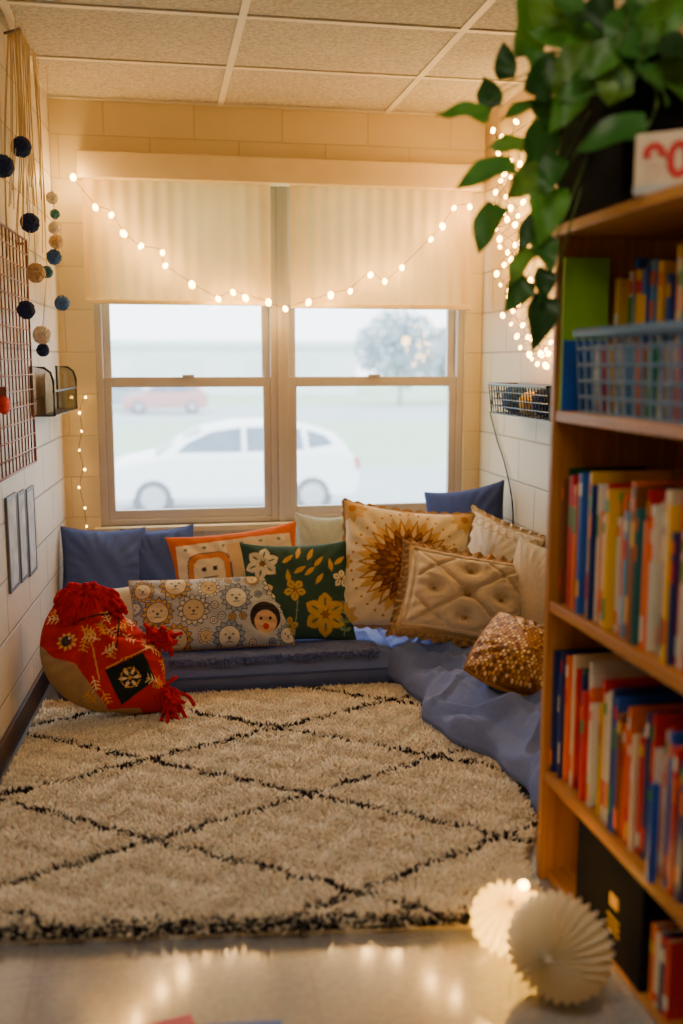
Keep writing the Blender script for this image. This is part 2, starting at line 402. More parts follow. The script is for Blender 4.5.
# ------------------------------------------------------------------ mattresses
m_denim = MAT('blue_cotton', (122, 138, 194), 1, .08, 6, .3, 300, spec=.05)
m_duvet = MAT('soft_blue_cotton', (114, 130, 186), 1, .08, 5, .45, 24, spec=.03, bd=.014)
m_denim2 = MAT('slate_blue_cotton', (90, 104, 158), .95, .12, 7, .3, 280, spec=.1)
m_throw = MAT('blue_knit', (100, 114, 174), 1, .2, 60, .8, 160, spec=.05)
def gz(v, k): return math.exp(-(v/k)**2)
def fold(x, y):
    wx = x+.13*noise.noise(Vector((x*2.6, y*2.6, 7))); wy = y+.13*noise.noise(Vector((x*2.6, y*2.6, 17)))
    p_ = wx*.85+wy*.53; q_ = -wx*.53+wy*.85
    r1 = max(0, 1-abs(noise.noise(Vector((p_*4.8, q_*1.6, 1.7))))*2.4)
    r2 = max(0, 1-abs(noise.noise(Vector((p_*8.0+5, q_*3.0, 4.2))))*3.0)
    r3 = max(0, 1-abs(noise.noise(Vector((p_*4.0+2, q_*7.5, 9.1))))*3.4)
    return .50*r1+.28*r2+.22*r3
def slab(xf, y0, y1, z0, z1, amp, nx=60, ny=60, edge=.06, spill=0):
    vs = []; fs = []
    for layer in (1, 0):
        for j in range(ny+1):
            for i in range(nx+1):
                u, v = i/nx, j/ny; y = y0+(y1-y0)*v; xl, xr = xf(y); x = xl+(xr-xl)*u
                dl_ = u*(xr-xl); dr = (1-u)*(xr-xl); dv = min(v*(y1-y0), (1-v)*(y1-y0))
                if spill:
                    e0 = min(1, dl_/.09); el = .74*math.sqrt(max(0, 1-(1-e0)**2))+.26*float(sstep((dl_-.06)/.2))
                    er = min(1, dr/edge); er = math.sqrt(max(0, 1-(1-er)**2)); ex = min(el, er)
                else:
                    e1 = min(1, min(dl_, dr)/edge); ex = math.sqrt(max(0, 1-(1-e1)**2))
                e2 = min(1, dv/edge); rr = ex*math.sqrt(max(0, 1-(1-e2)**2))
                zm = (z0+z1)/2 if not spill else z0+.04
                if layer:
                    z = zm+(z1-zm)*rr+amp*(fold(x, y)-.3)*min(1, rr*1.5)
                    z = max(z, z0+.006)
                else: z = zm-(zm-z0)*rr**.4
                vs.append((x, y, z))
    o = (nx+1)*(ny+1)
    for j in range(ny):
        for i in range(nx):
            a = j*(nx+1)+i; fs.append((a, a+1, a+nx+2, a+nx+1)); fs.append((o+a, o+a+nx+1, o+a+nx+2, o+a+1))
    return vs, fs
vs, fs = slab(lambda y: (-.43, .985), 3.98, 4.94, .002, .155, .016, 110, 80, .05)
ma = thing('floor_mattress', 'periwinkle blue floor mattress under the window behind the rug', 'mattress', (.27, 4.45, 0))
MB().add(vs, fs).build('mattress_cover', m_denim, ma, True)
pp = catmull([(-.42, 3.982, .075), (.3, 3.974, .077), (.97, 3.982, .075)], 10)
MB().tube(pp, .005, 6).build('piping', m_denim2, ma, True)
xl = lambda y: .955+max(0, 3.92-y)*.12-.05*math.exp(-((y-3.45)/.25)**2)+.022*math.sin(y*9)+.012*math.sin(y*23)
vs, fs = slab(lambda y: (xl(y), 1.632), 2.60, 4.93, .012, .17, .095, 180, 460, .12, 1)
tag(MB().add(vs, fs).build('rumpled_duvet', m_duvet, None, True), 'rumpled puffy blue duvet spread on the floor along the right wall', 'duvet')
th = thing('throw_blanket', 'blue knitted throw with bobbled edge laid along the mattress front', 'blanket', (.45, 4.1, .158))
vs = []; fs = []; nx, ny = 100, 18
def thp(x, v):
    wv = .018*noise.noise(Vector((x*5, 3.3, 1)))+.007*math.sin(x*31); dr_ = .022+.018*noise.noise(Vector((x*4, 9.3, 2)))
    if v < .35: y = 3.962+wv*.5*(1-v/.35); z = .163-dr_*(1-v/.35)
    else: y = 3.966+(v-.35)/.65*.28; z = .166+.010*noise.noise(Vector((x*8, y*8, 0)))+.004*math.sin(v*12+x*9)
    return Vector((x, y, z))
for j in range(ny+1):
    for i in range(nx+1): vs.append(thp(.02+.87*i/nx, j/ny))
for j in range(ny):
    for i in range(nx): a = j*(nx+1)+i; fs.append((a, a+1, a+nx+2, a+nx+1))
MB().add(vs, fs).build('knit_cloth', m_throw, th, True)
fr = MB()
for i in range(110):
    x = .025+.86*i/109; b0 = thp(x, 0)
    for q in range(2):
        fr.sphere((x+random.uniform(-.006, .006), b0.y-random.uniform(.001, .009), b0.z+q*.013+random.uniform(-.010, .006)), .0068, 7, 5, jit=.3)
fr.build('bobble_fringe', m_throw, th, True)

# ------------------------------------------------------------------ pillows
class Cv:
    def __init__(s, X, Z, base): s.X = X; s.Z = Z; s.c = np.tile(np.array(lin(base)), (len(X), 1))
    def put(s, m, col): s.c[m] = lin(col)
    def r(s, x, z): return np.hypot(s.X-x, s.Z-z)
    def disc(s, x, z, r, col): s.put(s.r(x, z) < r, col)
    def ring(s, x, z, r, wd, col): s.put(np.abs(s.r(x, z)-r) < wd/2, col)
    def petal(s, x, z, ang, l0, l1, wd, col, pw=1.0):
        dx, dz = s.X-x, s.Z-z; a = dx*math.cos(ang)+dz*math.sin(ang); b = -dx*math.sin(ang)+dz*math.cos(ang)
        t = (a-l0)/(l1-l0); ok = (t > 0) & (t < 1)
        s.put(ok & (np.abs(b) < wd/2*np.sin(np.pi*np.clip(t, 0, 1)**pw)), col)
    def line(s, x0, z0, x1, z1, wd, col):
        dx, dz = x1-x0, z1-z0; L2 = dx*dx+dz*dz
        t = np.clip(((s.X-x0)*dx+(s.Z-z0)*dz)/L2, 0, 1)
        s.put(np.hypot(s.X-x0-t*dx, s.Z-z0-t*dz) < wd/2, col)
    def inside(s, poly):
        m = np.zeros(len(s.X), bool); k = len(poly)
        for i in range(k):
            (x1, z1), (x2, z2) = poly[i], poly[(i+1) % k]
            c_ = ((z1 > s.Z) != (z2 > s.Z)) & (s.X < (x2-x1)*(s.Z-z1)/((z2-z1) or 1e-9)+x1); m ^= c_
        return m
def plain(col, v=.0):
    def f(X, Z, w, h): return Cv(X, Z, col).c
    return f
def pat_faces(X, Z, w, h):
    c = Cv(X, Z, (184, 188, 192)); nv = (84, 94, 118); gy = (150, 162, 180); oc = (200, 158, 82); cm = (218, 212, 196)
    r2 = np.random.default_rng(11); pts_ = []
    for tries in range(3000):
        R = h*(.215 if tries < 300 else (.16 if tries < 900 else (.11 if tries < 1800 else .065)))
        x, z = r2.uniform(-w/2+R*.5, w/2-R*.5), r2.uniform(-h/2+R*.5, h/2-R*.5)
        if (x-w*.32)**2+(z+h*.15)**2 < (R*.9+h*.23)**2: continue
        if all((x-a)**2+(z-b)**2 > (.93*(R+q))**2 for a, b, q in pts_): pts_.append((x, z, R))
    for k, (x, z, R) in enumerate(pts_):
        a0 = r2.uniform(0, 6)
        if R > h*.10:
            nn = 14
            for a in range(nn): c.petal(x, z, a*6.2832/nn+a0, R*.5, R*1.06, R*.42, nv, .8); c.petal(x, z, a*6.2832/nn+a0, R*.52, R*.98, R*.30, [oc, gy, cm][k % 3], .8)
            c.disc(x, z, R*.7, nv); c.disc(x, z, R*.64, [(220, 204, 166), cm, (212, 190, 146)][k % 3])
            c.disc(x-R*.24, z+R*.14, R*.07, nv); c.disc(x+R*.24, z+R*.14, R*.07, nv); c.petal(x, z+R*.02, -1.57, 0, R*.2, R*.24, nv, .6)
            c.line(x-R*.2, z-R*.3, x, z-R*.26, R*.05, nv); c.line(x+R*.2, z-R*.3, x, z-R*.26, R*.05, nv); c.line(x, z-R*.14, x, z-R*.26, R*.05, nv)
        else:
            c.disc(x, z, R*.8, [oc, cm, gy][k % 3]); c.ring(x, z, R*.75, R*.18, nv); c.ring(x, z, R*.3, R*.16, nv)
    x, z, R = w*.32, -h*.15, h*.21
    c.disc(x, z+R*.1, R, (50, 46, 52)); c.disc(x, z-R*.2, R*.74, (216, 176, 134)); c.disc(x-R*.3, z, R*.10, (50, 40, 40)); c.disc(x+R*.3, z, R*.10, (50, 40, 40))
    c.disc(x, z-R*.5, R*.2, (196, 60, 46))
    return c.c
def pat_mandala(X, Z, w, h):
    c = Cv(X, Z, (234, 217, 182)); br = (142, 86, 34); go = (184, 126, 54); lt = (214, 174, 108); dk = (104, 60, 24)
    s = min(w, h)
    for cx, cz in ((-1, -1), (1, -1), (-1, 1), (1, 1)):
        for a in range(9): c.petal(cx*w*.43, cz*h*.43, a*.698, s*.02, s*.125, s*.06, lt, .7)
        c.disc(cx*w*.43, cz*h*.43, s*.03, go)
    for cx, cz in ((0, 1), (0, -1), (1, 0), (-1, 0)):
        for a in range(7): c.petal(cx*w*.46, cz*h*.46, a*.898, .01, s*.07, s*.04, lt, .7)
        c.disc(cx*w*.46, cz*h*.46, s*.018, go)
    def lay(nn, l0, l1, wd, col, off=0, inner=None):
        for a in range(nn):
            q = (a+off)*2*math.pi/nn; c.petal(0, 0, q, l0*s, l1*s, wd*s, col, .55)
            if inner: c.petal(0, 0, q, (l0+.03)*s, (l1-.03)*s, wd*.45*s, inner, .6)
    for a in range(36): c.disc(math.cos(a*.1745)*s*.415, math.sin(a*.1745)*s*.415, s*.010, go)
    lay(18, .22, .395, .085, lt, .5); lay(18, .20, .375, .07, go, 0, (232, 206, 160)); lay(18, .18, .30, .065, br, .5, go)
    lay(16, .12, .26, .07, dk, 0, br); lay(14, .06, .19, .07, br, .5, go); lay(12, .03, .13, .055, dk, 0, go)
    c.disc(0, 0, s*.065, dk); lay(8, .0, .06, .034, go); c.disc(0, 0, s*.02, dk)
    return c.c
def pat_green(X, Z, w, h):
    c = Cv(X, Z, (56, 84, 74)); oc = (206, 164, 76); wh = (226, 215, 184); lg = (134, 158, 116)
    def fl(x, z, s, col, nn=5, off=.3):
        for a in range(nn):
            q = a*2*math.pi/nn+off; c.petal(x, z, q, s*.05, s, s*.66, col, 1.3); c.petal(x, z, q, s*.35, s*.8, s*.12, (96, 116, 90), .9)
        c.disc(x, z, s*.17, (150, 104, 44))
    fl(w*.22, -h*.24, h*.21, oc, 6, .5); fl(-w*.31, h*.27, h*.16, wh, 6); fl(-w*.3, -h*.2, h*.15, wh, 5, .4); fl(-w*.04, h*.0, h*.11, oc, 5, .9); fl(w*.38, h*.1, h*.09, wh, 5, .2); fl(-w*.1, -h*.34, h*.09, oc, 5, .2)
    r2 = np.random.default_rng(5)
    for k in range(10):
        x = -w*.08+(k % 6)*w*.09+r2.normal(0, .006); z = h*.3-(k//6)*h*.17+.03*math.sin((k % 6)*1.2); a = 1.1+r2.normal(0, .35)
        c.petal(x, z, a, -.030, .032, .021, oc, .9)
    c.line(w*.38, -h*.44, w*.44, -h*.06, .005, lg); c.line(-w*.06, -h*.46, -w*.02, -h*.1, .005, lg)
    for q in range(4): c.petal(w*.39+q*w*.010, -h*.4+q*h*.08, .5, 0, .035, .016, lg); c.petal(w*.39+q*w*.010, -h*.4+q*h*.08, 2.5, 0, .035, .016, lg)
    return c.c
def pat_orange(X, Z, w, h):
    c = Cv(X, Z, (234, 212, 176)); o = (210, 104, 44)
    c.put((np.abs(X) > w*.43) | (np.abs(Z) > h*.38), o)
    c.put((np.abs(X) < w*.06) & (Z > -h*.3) & (Z < h*.34), (226, 190, 140))
    q = ((X+w*.2)/(w*.155))**4+((Z-h*.07)/(h*.2))**4
    c.put(q < 1.18, (78, 82, 104)); c.put(q < 1, (216, 130, 58)); c.put(q < .3, (238, 216, 178))
    c.disc(-w*.24, h*.11, h*.024, (60, 50, 60)); c.disc(-w*.16, h*.11, h*.024, (60, 50, 60))
    c.line(-w*.25, h*.03, -w*.15, h*.03, .007, (60, 50, 60))
    for k in range(5): c.line(-w*.34+k*w*.07, -h*.2, -w*.32+k*w*.07, -h*.3, .012, o)
    q = ((X-w*.2)/(w*.12))**4+((Z-h*.10)/(h*.17))**4
    c.put((q < 1) & (q > .6), o)
    for k in range(4): c.petal(w*.2, h*.10, k*1.57+.4, .01, h*.12, h*.06, o)
    for k in range(6): c.disc(-w*.36+k*w*.14, h*.33, .008, (120, 130, 120))
    return c.c
def pat_gold(X, Z, w, h):
    c = Cv(X, Z, (140, 90, 36))
    r2 = np.random.default_rng(3)
    for j in range(26):
        for i in range(26):
            x = -w/2+(i+.5*(j % 2))*w/25; z = -h/2+j*h/25
            c.disc(x+r2.normal(0, .001), z, w*.0145, [(206, 150, 66), (240, 206, 140), (176, 118, 46), (110, 66, 26), (220, 170, 90)][r2.integers(5)])
    return c.c
def pat_lace(X, Z, w, h):
    c = Cv(X, Z, (236, 224, 200)); b2 = (210, 184, 142)
    for k in range(9):
        x = -w*.44+k*w*.11
        c.ring(x, h*.4, h*.045, .006, b2); c.ring(x, -h*.4, h*.045, .006, b2); c.ring(-w*.42, -h*.4+k*h*.1, h*.04, .006, b2); c.ring(w*.42, -h*.4+k*h*.1, h*.04, .006, b2)
    for a in range(8): c.petal(0, 0, a*.785, .02, h*.25, h*.06, (222, 202, 164))
    return c.c
def pat_tuft(X, Z, w, h):
    c = Cv(X, Z, (220, 200, 170))
    c.put((np.abs(X) > w*.44) | (np.abs(Z) > h*.43), (194, 162, 118))
    return c.c
TB = [(0, 0), (-.5, 0), (.5, 0), (0, .52), (0, -.52)]
def tuft_th(U, V):
    a = np.ones_like(U)
    for x, z in TB: a *= 1-.52*np.exp(-((U-x)**2+(V-z)**2)/.013)
    ins = sstep((.85-np.maximum(np.abs(U), np.abs(V)))/.1)
    d1_ = np.abs(((U/.5+V/.52)/2+.5) % 1-.5); d2_ = np.abs(((U/.5-V/.52)/2+.5) % 1-.5)
    a *= 1-.22*np.exp(-(d1_/.05)**2)*ins; a *= 1-.22*np.exp(-(d2_/.05)**2)*ins
    a *= 1-.22*np.exp(-((np.abs(U)-.86)/.03)**2)*(np.abs(V) < .9)-.22*np.exp(-((np.abs(V)-.84)/.035)**2)*(np.abs(U) < .9)
    return a
DOLL = [(-27, 67), (-8, 68), (8, 56), (20, 36), (40, 18), (57, -4), (60, -22), (58, -38), (68, -62), (38, -64), (8, -60), (-22, -52), (-44, -35), (-58, -8), (-58, 20), (-46, 48)]
def doll_th(U, V):
    return 1+.12*np.sin(U*4+1)*np.sin(V*5)+.08*np.sin(U*9-V*6)-.18*np.exp(-((V-.34+.25*U)/.07)**2)-.12*np.exp(-((U+.35-.3*V)/.06)**2)
def pat_doll(X, Z, w, h):
    c = Cv(X, Z, (176, 142, 100)); rd = (192, 36, 34); cr = (236, 206, 150); bk = (32, 40, 40); go = (224, 160, 64)
    s = w/118.0
    P = lambda x, z: (x*s, z*s)
    c.put(c.inside([P(*q) for q in ((-66, 22), (-48, 56), (-20, 76), (12, 72), (22, 36), (60, 14), (78, -72), (40, -72), (30, -60), (0, -58), (-16, -36), (-28, -14), (-48, -4))]), rd)
    c.put(c.inside([P(*q) for q in ((-2, -22), (36, -8), (46, -36), (12, -56))]), bk)
    for k in range(6): c.petal(22*s, -31*s, k*1.047, .008, .044, .012, cr)
    c.ring(22*s, -31*s, .034, .004, go); c.disc(22*s, -31*s, .008, go)
    r2 = np.random.default_rng(8)
    for k in range(60):
        x, z, a0 = r2.uniform(-48, 62), r2.uniform(-62, 52), r2.uniform(0, 6.28)
        if -4 < x < 46 and -56 < z < -8: continue
        if math.hypot(x+35, z-10) < 13: continue
        if x < -16 and z < -4: continue
        col = (cr, go, go)[k % 3]
        c.line(x*s, z*s, x*s+.050*math.cos(a0), z*s+.050*math.sin(a0), .004, col)
        for q in range(3): c.line(x*s+.014*(q+1)*math.cos(a0), z*s+.014*(q+1)*math.sin(a0), x*s+.014*(q+1)*math.cos(a0)+.018*math.cos(a0+1), z*s+.014*(q+1)*math.sin(a0)+.018*math.sin(a0+1), .0038, col); c.line(x*s+.014*(q+1)*math.cos(a0), z*s+.014*(q+1)*math.sin(a0), x*s+.014*(q+1)*math.cos(a0)+.018*math.cos(a0-1), z*s+.014*(q+1)*math.sin(a0)+.018*math.sin(a0-1), .0038, col)
    c.line(-8*s, -30*s, -12*s, 2*s, .005, go); c.line(-12*s, 2*s, -20*s, 24*s, .005, go); c.line(0, -20*s, 36*s, -6*s, .005, go); c.line(36*s, -6*s, 58*s, 2*s, .005, cr)
    c.line(-30*s, 30*s, 24*s, 36*s, .007, bk); c.line(10*s, -2*s, 18*s, 34*s, .006, bk)
    for k in range(10): c.petal(-35*s, 10*s, k*.628, .016, .036, .012, (226, 180, 100))
    return c.c
SCL = 1.09
def pillow(label, px, py, Y, wpx, hpx, t, rz=0, tilt=20, roll=0, fn=None, n=60, rest=None, pinch=.1, trim=None, name='throw_pillow', cat='pillow', shape='sq', thfn=None, seed=0, tm=None, fm=None):
    c = PY(px, py, Y); d = depth(c); k_ = 1 if shape == 'doll' else SCL
    w = wpx*d/FP*k_; h = hpx*d/FP*k_
    l = np.sin(np.linspace(-1, 1, n)*math.pi/2*.92)/math.sin(math.pi/2*.92)
    U, V = np.meshgrid(l, l); U = U.ravel(); V = V.ravel()
    if shape == 'doll':
        A_ = [(math.atan2(z, x), math.hypot(x, z)) for x, z in DOLL]; A_.sort()
        aa = np.array([q[0] for q in A_]); ra = np.array([q[1] for q in A_])
        aa = np.concatenate([aa-2*np.pi, aa, aa+2*np.pi]); ra = np.tile(ra, 3)
        fine = np.linspace(-np.pi, np.pi, 361); fr_ = np.interp(fine, aa, ra)
        ker = np.ones(11)/11; fr_ = np.convolve(np.concatenate([fr_[-20:-1], fr_, fr_[1:20]]), ker, 'same')[19:19+361]
    def xy(U, V):
        if shape == 'doll':
            x, z = U*np.sqrt(1-V*V/2), V*np.sqrt(1-U*U/2); q = np.arctan2(z, x); r = np.hypot(x, z)*np.interp(q, fine, fr_)*w/118
            return r*np.cos(q), r*np.sin(q)
        if shape == 'soft': return w/2*U*np.sqrt(1-V*V*.12)*(1-.12*V), h/2*V*np.sqrt(1-U*U*.12)+.12*h*(U*U-.4)
        return w/2*U*(1-pinch*(1-V*V)*U*U), h/2*V*(1-pinch*(1-U*U)*V*V)
    X, Z = xy(U, V)
    if shape == 'doll':
        r2_ = (U*np.sqrt(1-V*V/2))**2+(V*np.sqrt(1-U*U/2))**2; tt = t/2*np.sqrt(np.clip(1-r2_, 0, 1))
    else: tt = t/2*((1-U*U)*(1-V*V))**.42
    ph = seed*1.7
    tt = tt*(1+.05*np.sin(U*5+ph+2*V)+.05*np.sin(V*6-ph+U*3)+.025*np.sin(U*13+V*9+ph))
    ang = np.arctan2(np.abs(V), np.abs(U)+1e-6); rr = np.hypot(U, V)
    tt = tt*(1+.11*np.sin(ang*22+ph)*np.clip(rr-.42, 0, 1))
    tf = tt*thfn(U, V) if thfn is not None else tt
    vs = np.concatenate([np.stack([X, -tf, Z], 1), np.stack([X, tt*.85, Z], 1)])
    idx = np.arange(n*n).reshape(n, n)
    q = np.stack([idx[:-1, :-1], idx[:-1, 1:], idx[1:, 1:], idx[1:, :-1]], -1).reshape(-1, 4)
    fcs = np.concatenate([q, (q+n*n)[:, ::-1]])
    M = Matrix.Translation(c) @ Matrix.Rotation(R_(rz), 4, 'Z') @ Matrix.Rotation(-R_(tilt), 4, 'X') @ Matrix.Rotation(R_(roll), 4, 'Y')
    if rest is not None:
        A = np.array(M); mz = (vs @ A[2, :3]+A[2, 3]).min(); M = Matrix.Translation((0, 0, rest-mz)) @ M
    e = thing(name, label, cat, M.to_translation(), M.to_euler())
    me = bpy.data.meshes.new('cushion'); me.from_pydata(vs.tolist(), [], fcs.tolist())
    col = fn(X, Z, w, h); col = np.concatenate([col, col])
    finish(me, 'cushion', fm or m_fab, e, True, 0, col, w=False)
    K = 240; per = []
    for k in range(K):
        s = 4*k/K; sd = int(s); f_ = (s-sd)*2-1
        u_, v_ = [(f_, -1), (1, f_), (-f_, 1), (-1, -f_)][sd]
        a_, b_ = xy(np.array([u_]), np.array([v_])); per.append(Vector((a_[0], 0, b_[0])))
    if trim == 'piping': MB().tube(per, .004, 5, True).build('piping', tm, e, True, w=False)
    if trim in ('ruffle', 'scallop', 'fringe', 'thick'):
        amp, wd, fq = {'ruffle': (.010, .03, 34), 'scallop': (.004, .026, 44), 'fringe': (.004, .016, 66), 'thick': (.015, .040, 50)}[trim]
        vs2 = []; fs2 = []; K2 = 720; RW = 4
        for k in range(K2):
            f0 = k*K/K2; a_ = per[int(f0) % K]; b_ = per[(int(f0)+1) % K]; p_ = a_+(b_-a_)*(f0-int(f0))
            nrm = Vector((p_.x/w, 0, p_.z/h)).normalized()
            for r_ in range(RW+1):
                f_ = r_/RW; ext = wd*f_*(1 if trim not in ('scallop', 'fringe') else (.5+.5*abs(math.sin(k*2*math.pi/K2*fq/2))))
                vs2.append(p_-nrm*.006+nrm*ext+Vector((0, amp*(f_+.15)*math.sin(k*2*math.pi/K2*fq), 0)))
        for k in range(K2):
            k2 = (k+1) % K2
            for r_ in range(RW): fs2.append((k*(RW+1)+r_, k*(RW+1)+r_+1, k2*(RW+1)+r_+1, k2*(RW+1)+r_))
        MB().add(vs2, fs2).build('trim', tm, e, True, w=False)
        rad_ = [.015+.006*math.sin(i*math.pi/2) for i in range(K)] if trim == 'thick' else (.005 if trim == 'scallop' else .008)
        MB().tube(per, rad_, 7, True).build('braid', tm, e, True, w=False)
    return e, w, h
tm_tan = MAT('tan_trim', (184, 148, 102), .95, .25, 60, .6, 200)
tm_cream = MAT('cream_trim', (216, 190, 148), .95, .15, 60, .5, 200)
tm_gold = MAT('golden_trim', (156, 108, 48), .9, .25, 80, .6, 200)
tm_blue = MAT('blue_piping', (62, 76, 122), .9)
m_seq = MAT('sequin_fabric', attr=True, rough=.38, var=.15, vs=70, bump=.7, bs=160, metal=.35)
pillow('slate blue pillow in the left corner against the wall', 103, 585, 4.70, 76, 90, .15, 4, 22, 3, plain((76, 92, 142)), 60, .15, trim='piping', tm=tm_blue, seed=1)
pillow('slate blue pillow leaning below the left window sill', 160, 588, 4.74, 66, 84, .14, -4, 18, -3, plain((70, 86, 136)), 60, .15, trim='piping', tm=tm_blue, seed=2)
pillow('orange bordered cream pillow with square face motif behind the green one', 238, 590, 4.42, 122, 92, .12, -3, 20, -6, pat_orange, 130, .152, seed=3)
pillow('pale grey green pillow peeping out between orange and embroidered pillows', 322, 582, 4.72, 52, 90, .11, 0, 16, 4, plain((170, 176, 156)), 50, .152, seed=4)
pillow('dark green pillow printed with pale flowers and ochre leaves', 298, 590, 4.20, 104, 96, .13, -2, 24, 0, pat_green, 190, .16, seed=5)
pillow('large cream pillow with brown embroidered flower medallion and scalloped edge', 404, 570, 4.20, 122, 119, .17, -6, 24, 7, pat_mandala, 220, .16, trim='scallop', tm=tm_tan, seed=6)
pillow('slate blue pillow in the right corner behind the cream ones', 466, 536, 4.60, 84, 92, .11, -48, 12, -12, plain((58, 70, 112)), 60, None, trim='piping', tm=tm_blue, seed=7)
pillow('white cream pillow with lacy edging behind the tufted one', 492, 566, 4.22, 80, 84, .10, -50, 16, 14, pat_lace, 110, None, trim='ruffle', tm=tm_cream, seed=8)
pillow('plain ivory pillow against the right wall behind the bookshelf', 534, 592, 3.84, 66, 92, .11, -62, 14, 4, plain((222, 204, 172)), 60, None, seed=9)
tf_, tw, thh = pillow('beige diamond tufted pillow with braided tan border', 466, 608, 3.93, 124, 86, .21, -10, 32, 11, pat_tuft, 170, .165, trim='thick', tm=tm_tan, thfn=tuft_th, seed=10)
for x, z in TB: MB().sphere((x*tw/2, -.105*((1-x*x)*(1-z*z))**.42*.49, z*thh/2), .012, 12, 8, (1, .55, 1)).build('button', tm_tan, tf_, True, w=False)
pillow('grey blue oblong pillow printed with dense doodled faces at the front', 212, 614, 4.14, 148, 68, .14, 2, 28, 0, pat_faces, 300, .168, pinch=.05, trim='piping', tm=tm_tan, seed=11)
pillow('golden brown sequinned pillow slumped on the blue duvet', 530, 674, 3.34, 100, 76, .22, -22, 52, 14, pat_gold, 190, .15, trim='fringe', tm=tm_gold, shape='soft', seed=12, fm=m_seq)
pillow('small cream pillow wedged behind the red haired plush doll', 122, 612, 4.36, 56, 50, .10, 4, 20, -4, plain((214, 200, 172)), 40, .152, seed=13)
dl, dw, dh = pillow('slumped red patchwork plush doll with chunky red yarn hair by left wall', 102, 645, 3.79, 118, 132, .24, 10, 26, 0, pat_doll, 210, .034, name='plush_doll', cat='plush doll', shape='doll', thfn=doll_th, seed=14)
s_ = dw/118
hb = MB()
for k in range(130):
    a = random.uniform(0, 6.283); r0 = random.uniform(0, 15)*s_
    c0 = Vector((-14*s_+r0*math.cos(a)*1.2, -.06+r0*.25, 52*s_+r0*.7*math.sin(a)))
    q = random.uniform(.03, .07); dr = Vector((math.cos(a)*1.0, 0, math.sin(a)*.7-.2))
    hb.tube(catmull([c0, c0+dr*q*.5+Vector((0, -.035, .014)), c0+dr*q+Vector((0, -.03, -.006)), c0+dr*q*1.15+Vector((random.gauss(0, .012), -.008, -.025))], 4), .0088, 6)
hb.build('yarn_hair', m_yarnr, dl, True, w=False)
def tassel(c, dr, L, kk=50, sp=.028):
    t_ = MB()
    for k in range(kk):
        e_ = Vector(c)+Vector(dr)*L*random.uniform(.5, 1.1)+Vector((random.gauss(0, sp), random.gauss(0, .02), random.gauss(0, sp)))
        m2 = (Vector(c)+e_)/2+Vector((random.gauss(0, .016), -.014, random.gauss(0, .016)))
        t_.tube(catmull([c, m2, e_], 4), .0078, 6)
    t_.sphere(c, .02, 10, 7); t_.build('yarn_tassel', m_yarnr, dl, True, w=False)
tassel((50*s_, -.03, 10*s_), (.6, -.2, -.3), .07, 56, .034); tassel((54*s_, -.045, -46*s_), (.45, -.25, -.8), .09)
tassel((6*s_, -.05, 50*s_), (.5, -.3, -.7), .08, 36, .020)
MB().sphere((-35*s_, -.092, 10*s_), .021, 16, 10, (1, .45, 1)).build('eye', m_black, dl, True, w=False)
MB().sphere((-33*s_, -.101, 12.5*s_), .0045, 8, 6, (1, .4, 1)).build('eye_highlight', m_white, dl, True, w=False)

# ------------------------------------------------------------------ fairy lights
bulb_mesh = None
def lights(label, pts, bulbs, r=.011, wire_r=.0016, drop=.012):
    global bulb_mesh
    e = thing('string_lights', label, 'string lights', pts[0])
    MB().tube(pts, wire_r, 5).build('wire', m_wire, e, True)
    for p in bulbs:
        if bulb_mesh is None:
            ob = MB().sphere((0, 0, 0), 1, 10, 8, (1, 1, 1.3)).build('bulb', m_bulb, e, True, w=False); bulb_mesh = ob.data
        else:
            ob = bpy.data.objects.new('bulb', bulb_mesh); C.objects.link(ob); ob.parent = e
        ob.location = Vector(p)-Vector(pts[0])+Vector((random.uniform(-.008, .008), 0, -drop*random.uniform(.3, 1.5))); k = r*random.uniform(.8, 1.15); ob.scale = (k, k, k)
        ob.rotation_euler = (random.uniform(-.5, .5), random.uniform(-.8, .8), 0)
def plight(p, e, col=(1, .57, .17), rad=.03):
    l = bpy.data.lights.new('bulb_light', 'POINT'); l.energy = e; l.color = col; l.shadow_soft_size = rad
    o = bpy.data.objects.new('bulb_light', l); C.objects.link(o); o.location = p
B1 = [(72, 176), (95, 204), (110, 211), (124, 232), (140, 245), (161, 250), (165, 264), (192, 283), (217, 296), (232, 291), (247, 295), (267, 301), (284, 307), (310, 300), (332, 293), (350, 288), (370, 272), (384, 280), (402, 266), (430, 238), (442, 225), (455, 207), (470, 204)]
pts = [PY(x, y, 4.875) for x, y in B1]
lights('string of warm bulbs swagged across both window shades', catmull(pts, 6), pts, .0135)
for i in (0, 2, 4, 6, 8, 10, 12, 14, 16, 18, 20, 22): plight(PY(B1[i][0], B1[i][1]+3, 4.86), 1.8 if i else 3.4)
B2 = [(494, 128), (500, 150), (505, 170), (496, 190), (510, 205), (515, 222), (500, 236), (508, 250), (520, 262), (498, 272), (510, 288), (518, 300), (504, 312), (524, 322), (533, 335), (540, 350), (528, 352), (546, 362)]
pts = [PX(x, y, 1.60) for x, y in B2]
lights('tangled strand of warm bulbs hanging on the right wall behind the plant', catmull(pts, 5), pts, .012)
B3 = [(516, 120), (512, 140), (520, 160), (516, 182), (524, 200), (506, 218), (522, 238), (512, 256), (530, 276), (508, 296), (535, 306), (516, 334), (552, 340), (536, 362)]
pts = [PX(x, y, 1.585) for x, y in B3]
lights('second strand of warm bulbs looped along the right wall above the basket', catmull(pts, 5), pts, .0105)
B3b = [(502, 135), (509, 158), (500, 178), (506, 194), (518, 212), (495, 226), (514, 244), (503, 262), (522, 284), (514, 310), (528, 336), (548, 352)]
pts = [PX(x, y, 1.625) for x, y in B3b]
lights('third strand of warm bulbs close against the right wall', catmull(pts, 5), pts, .0095)
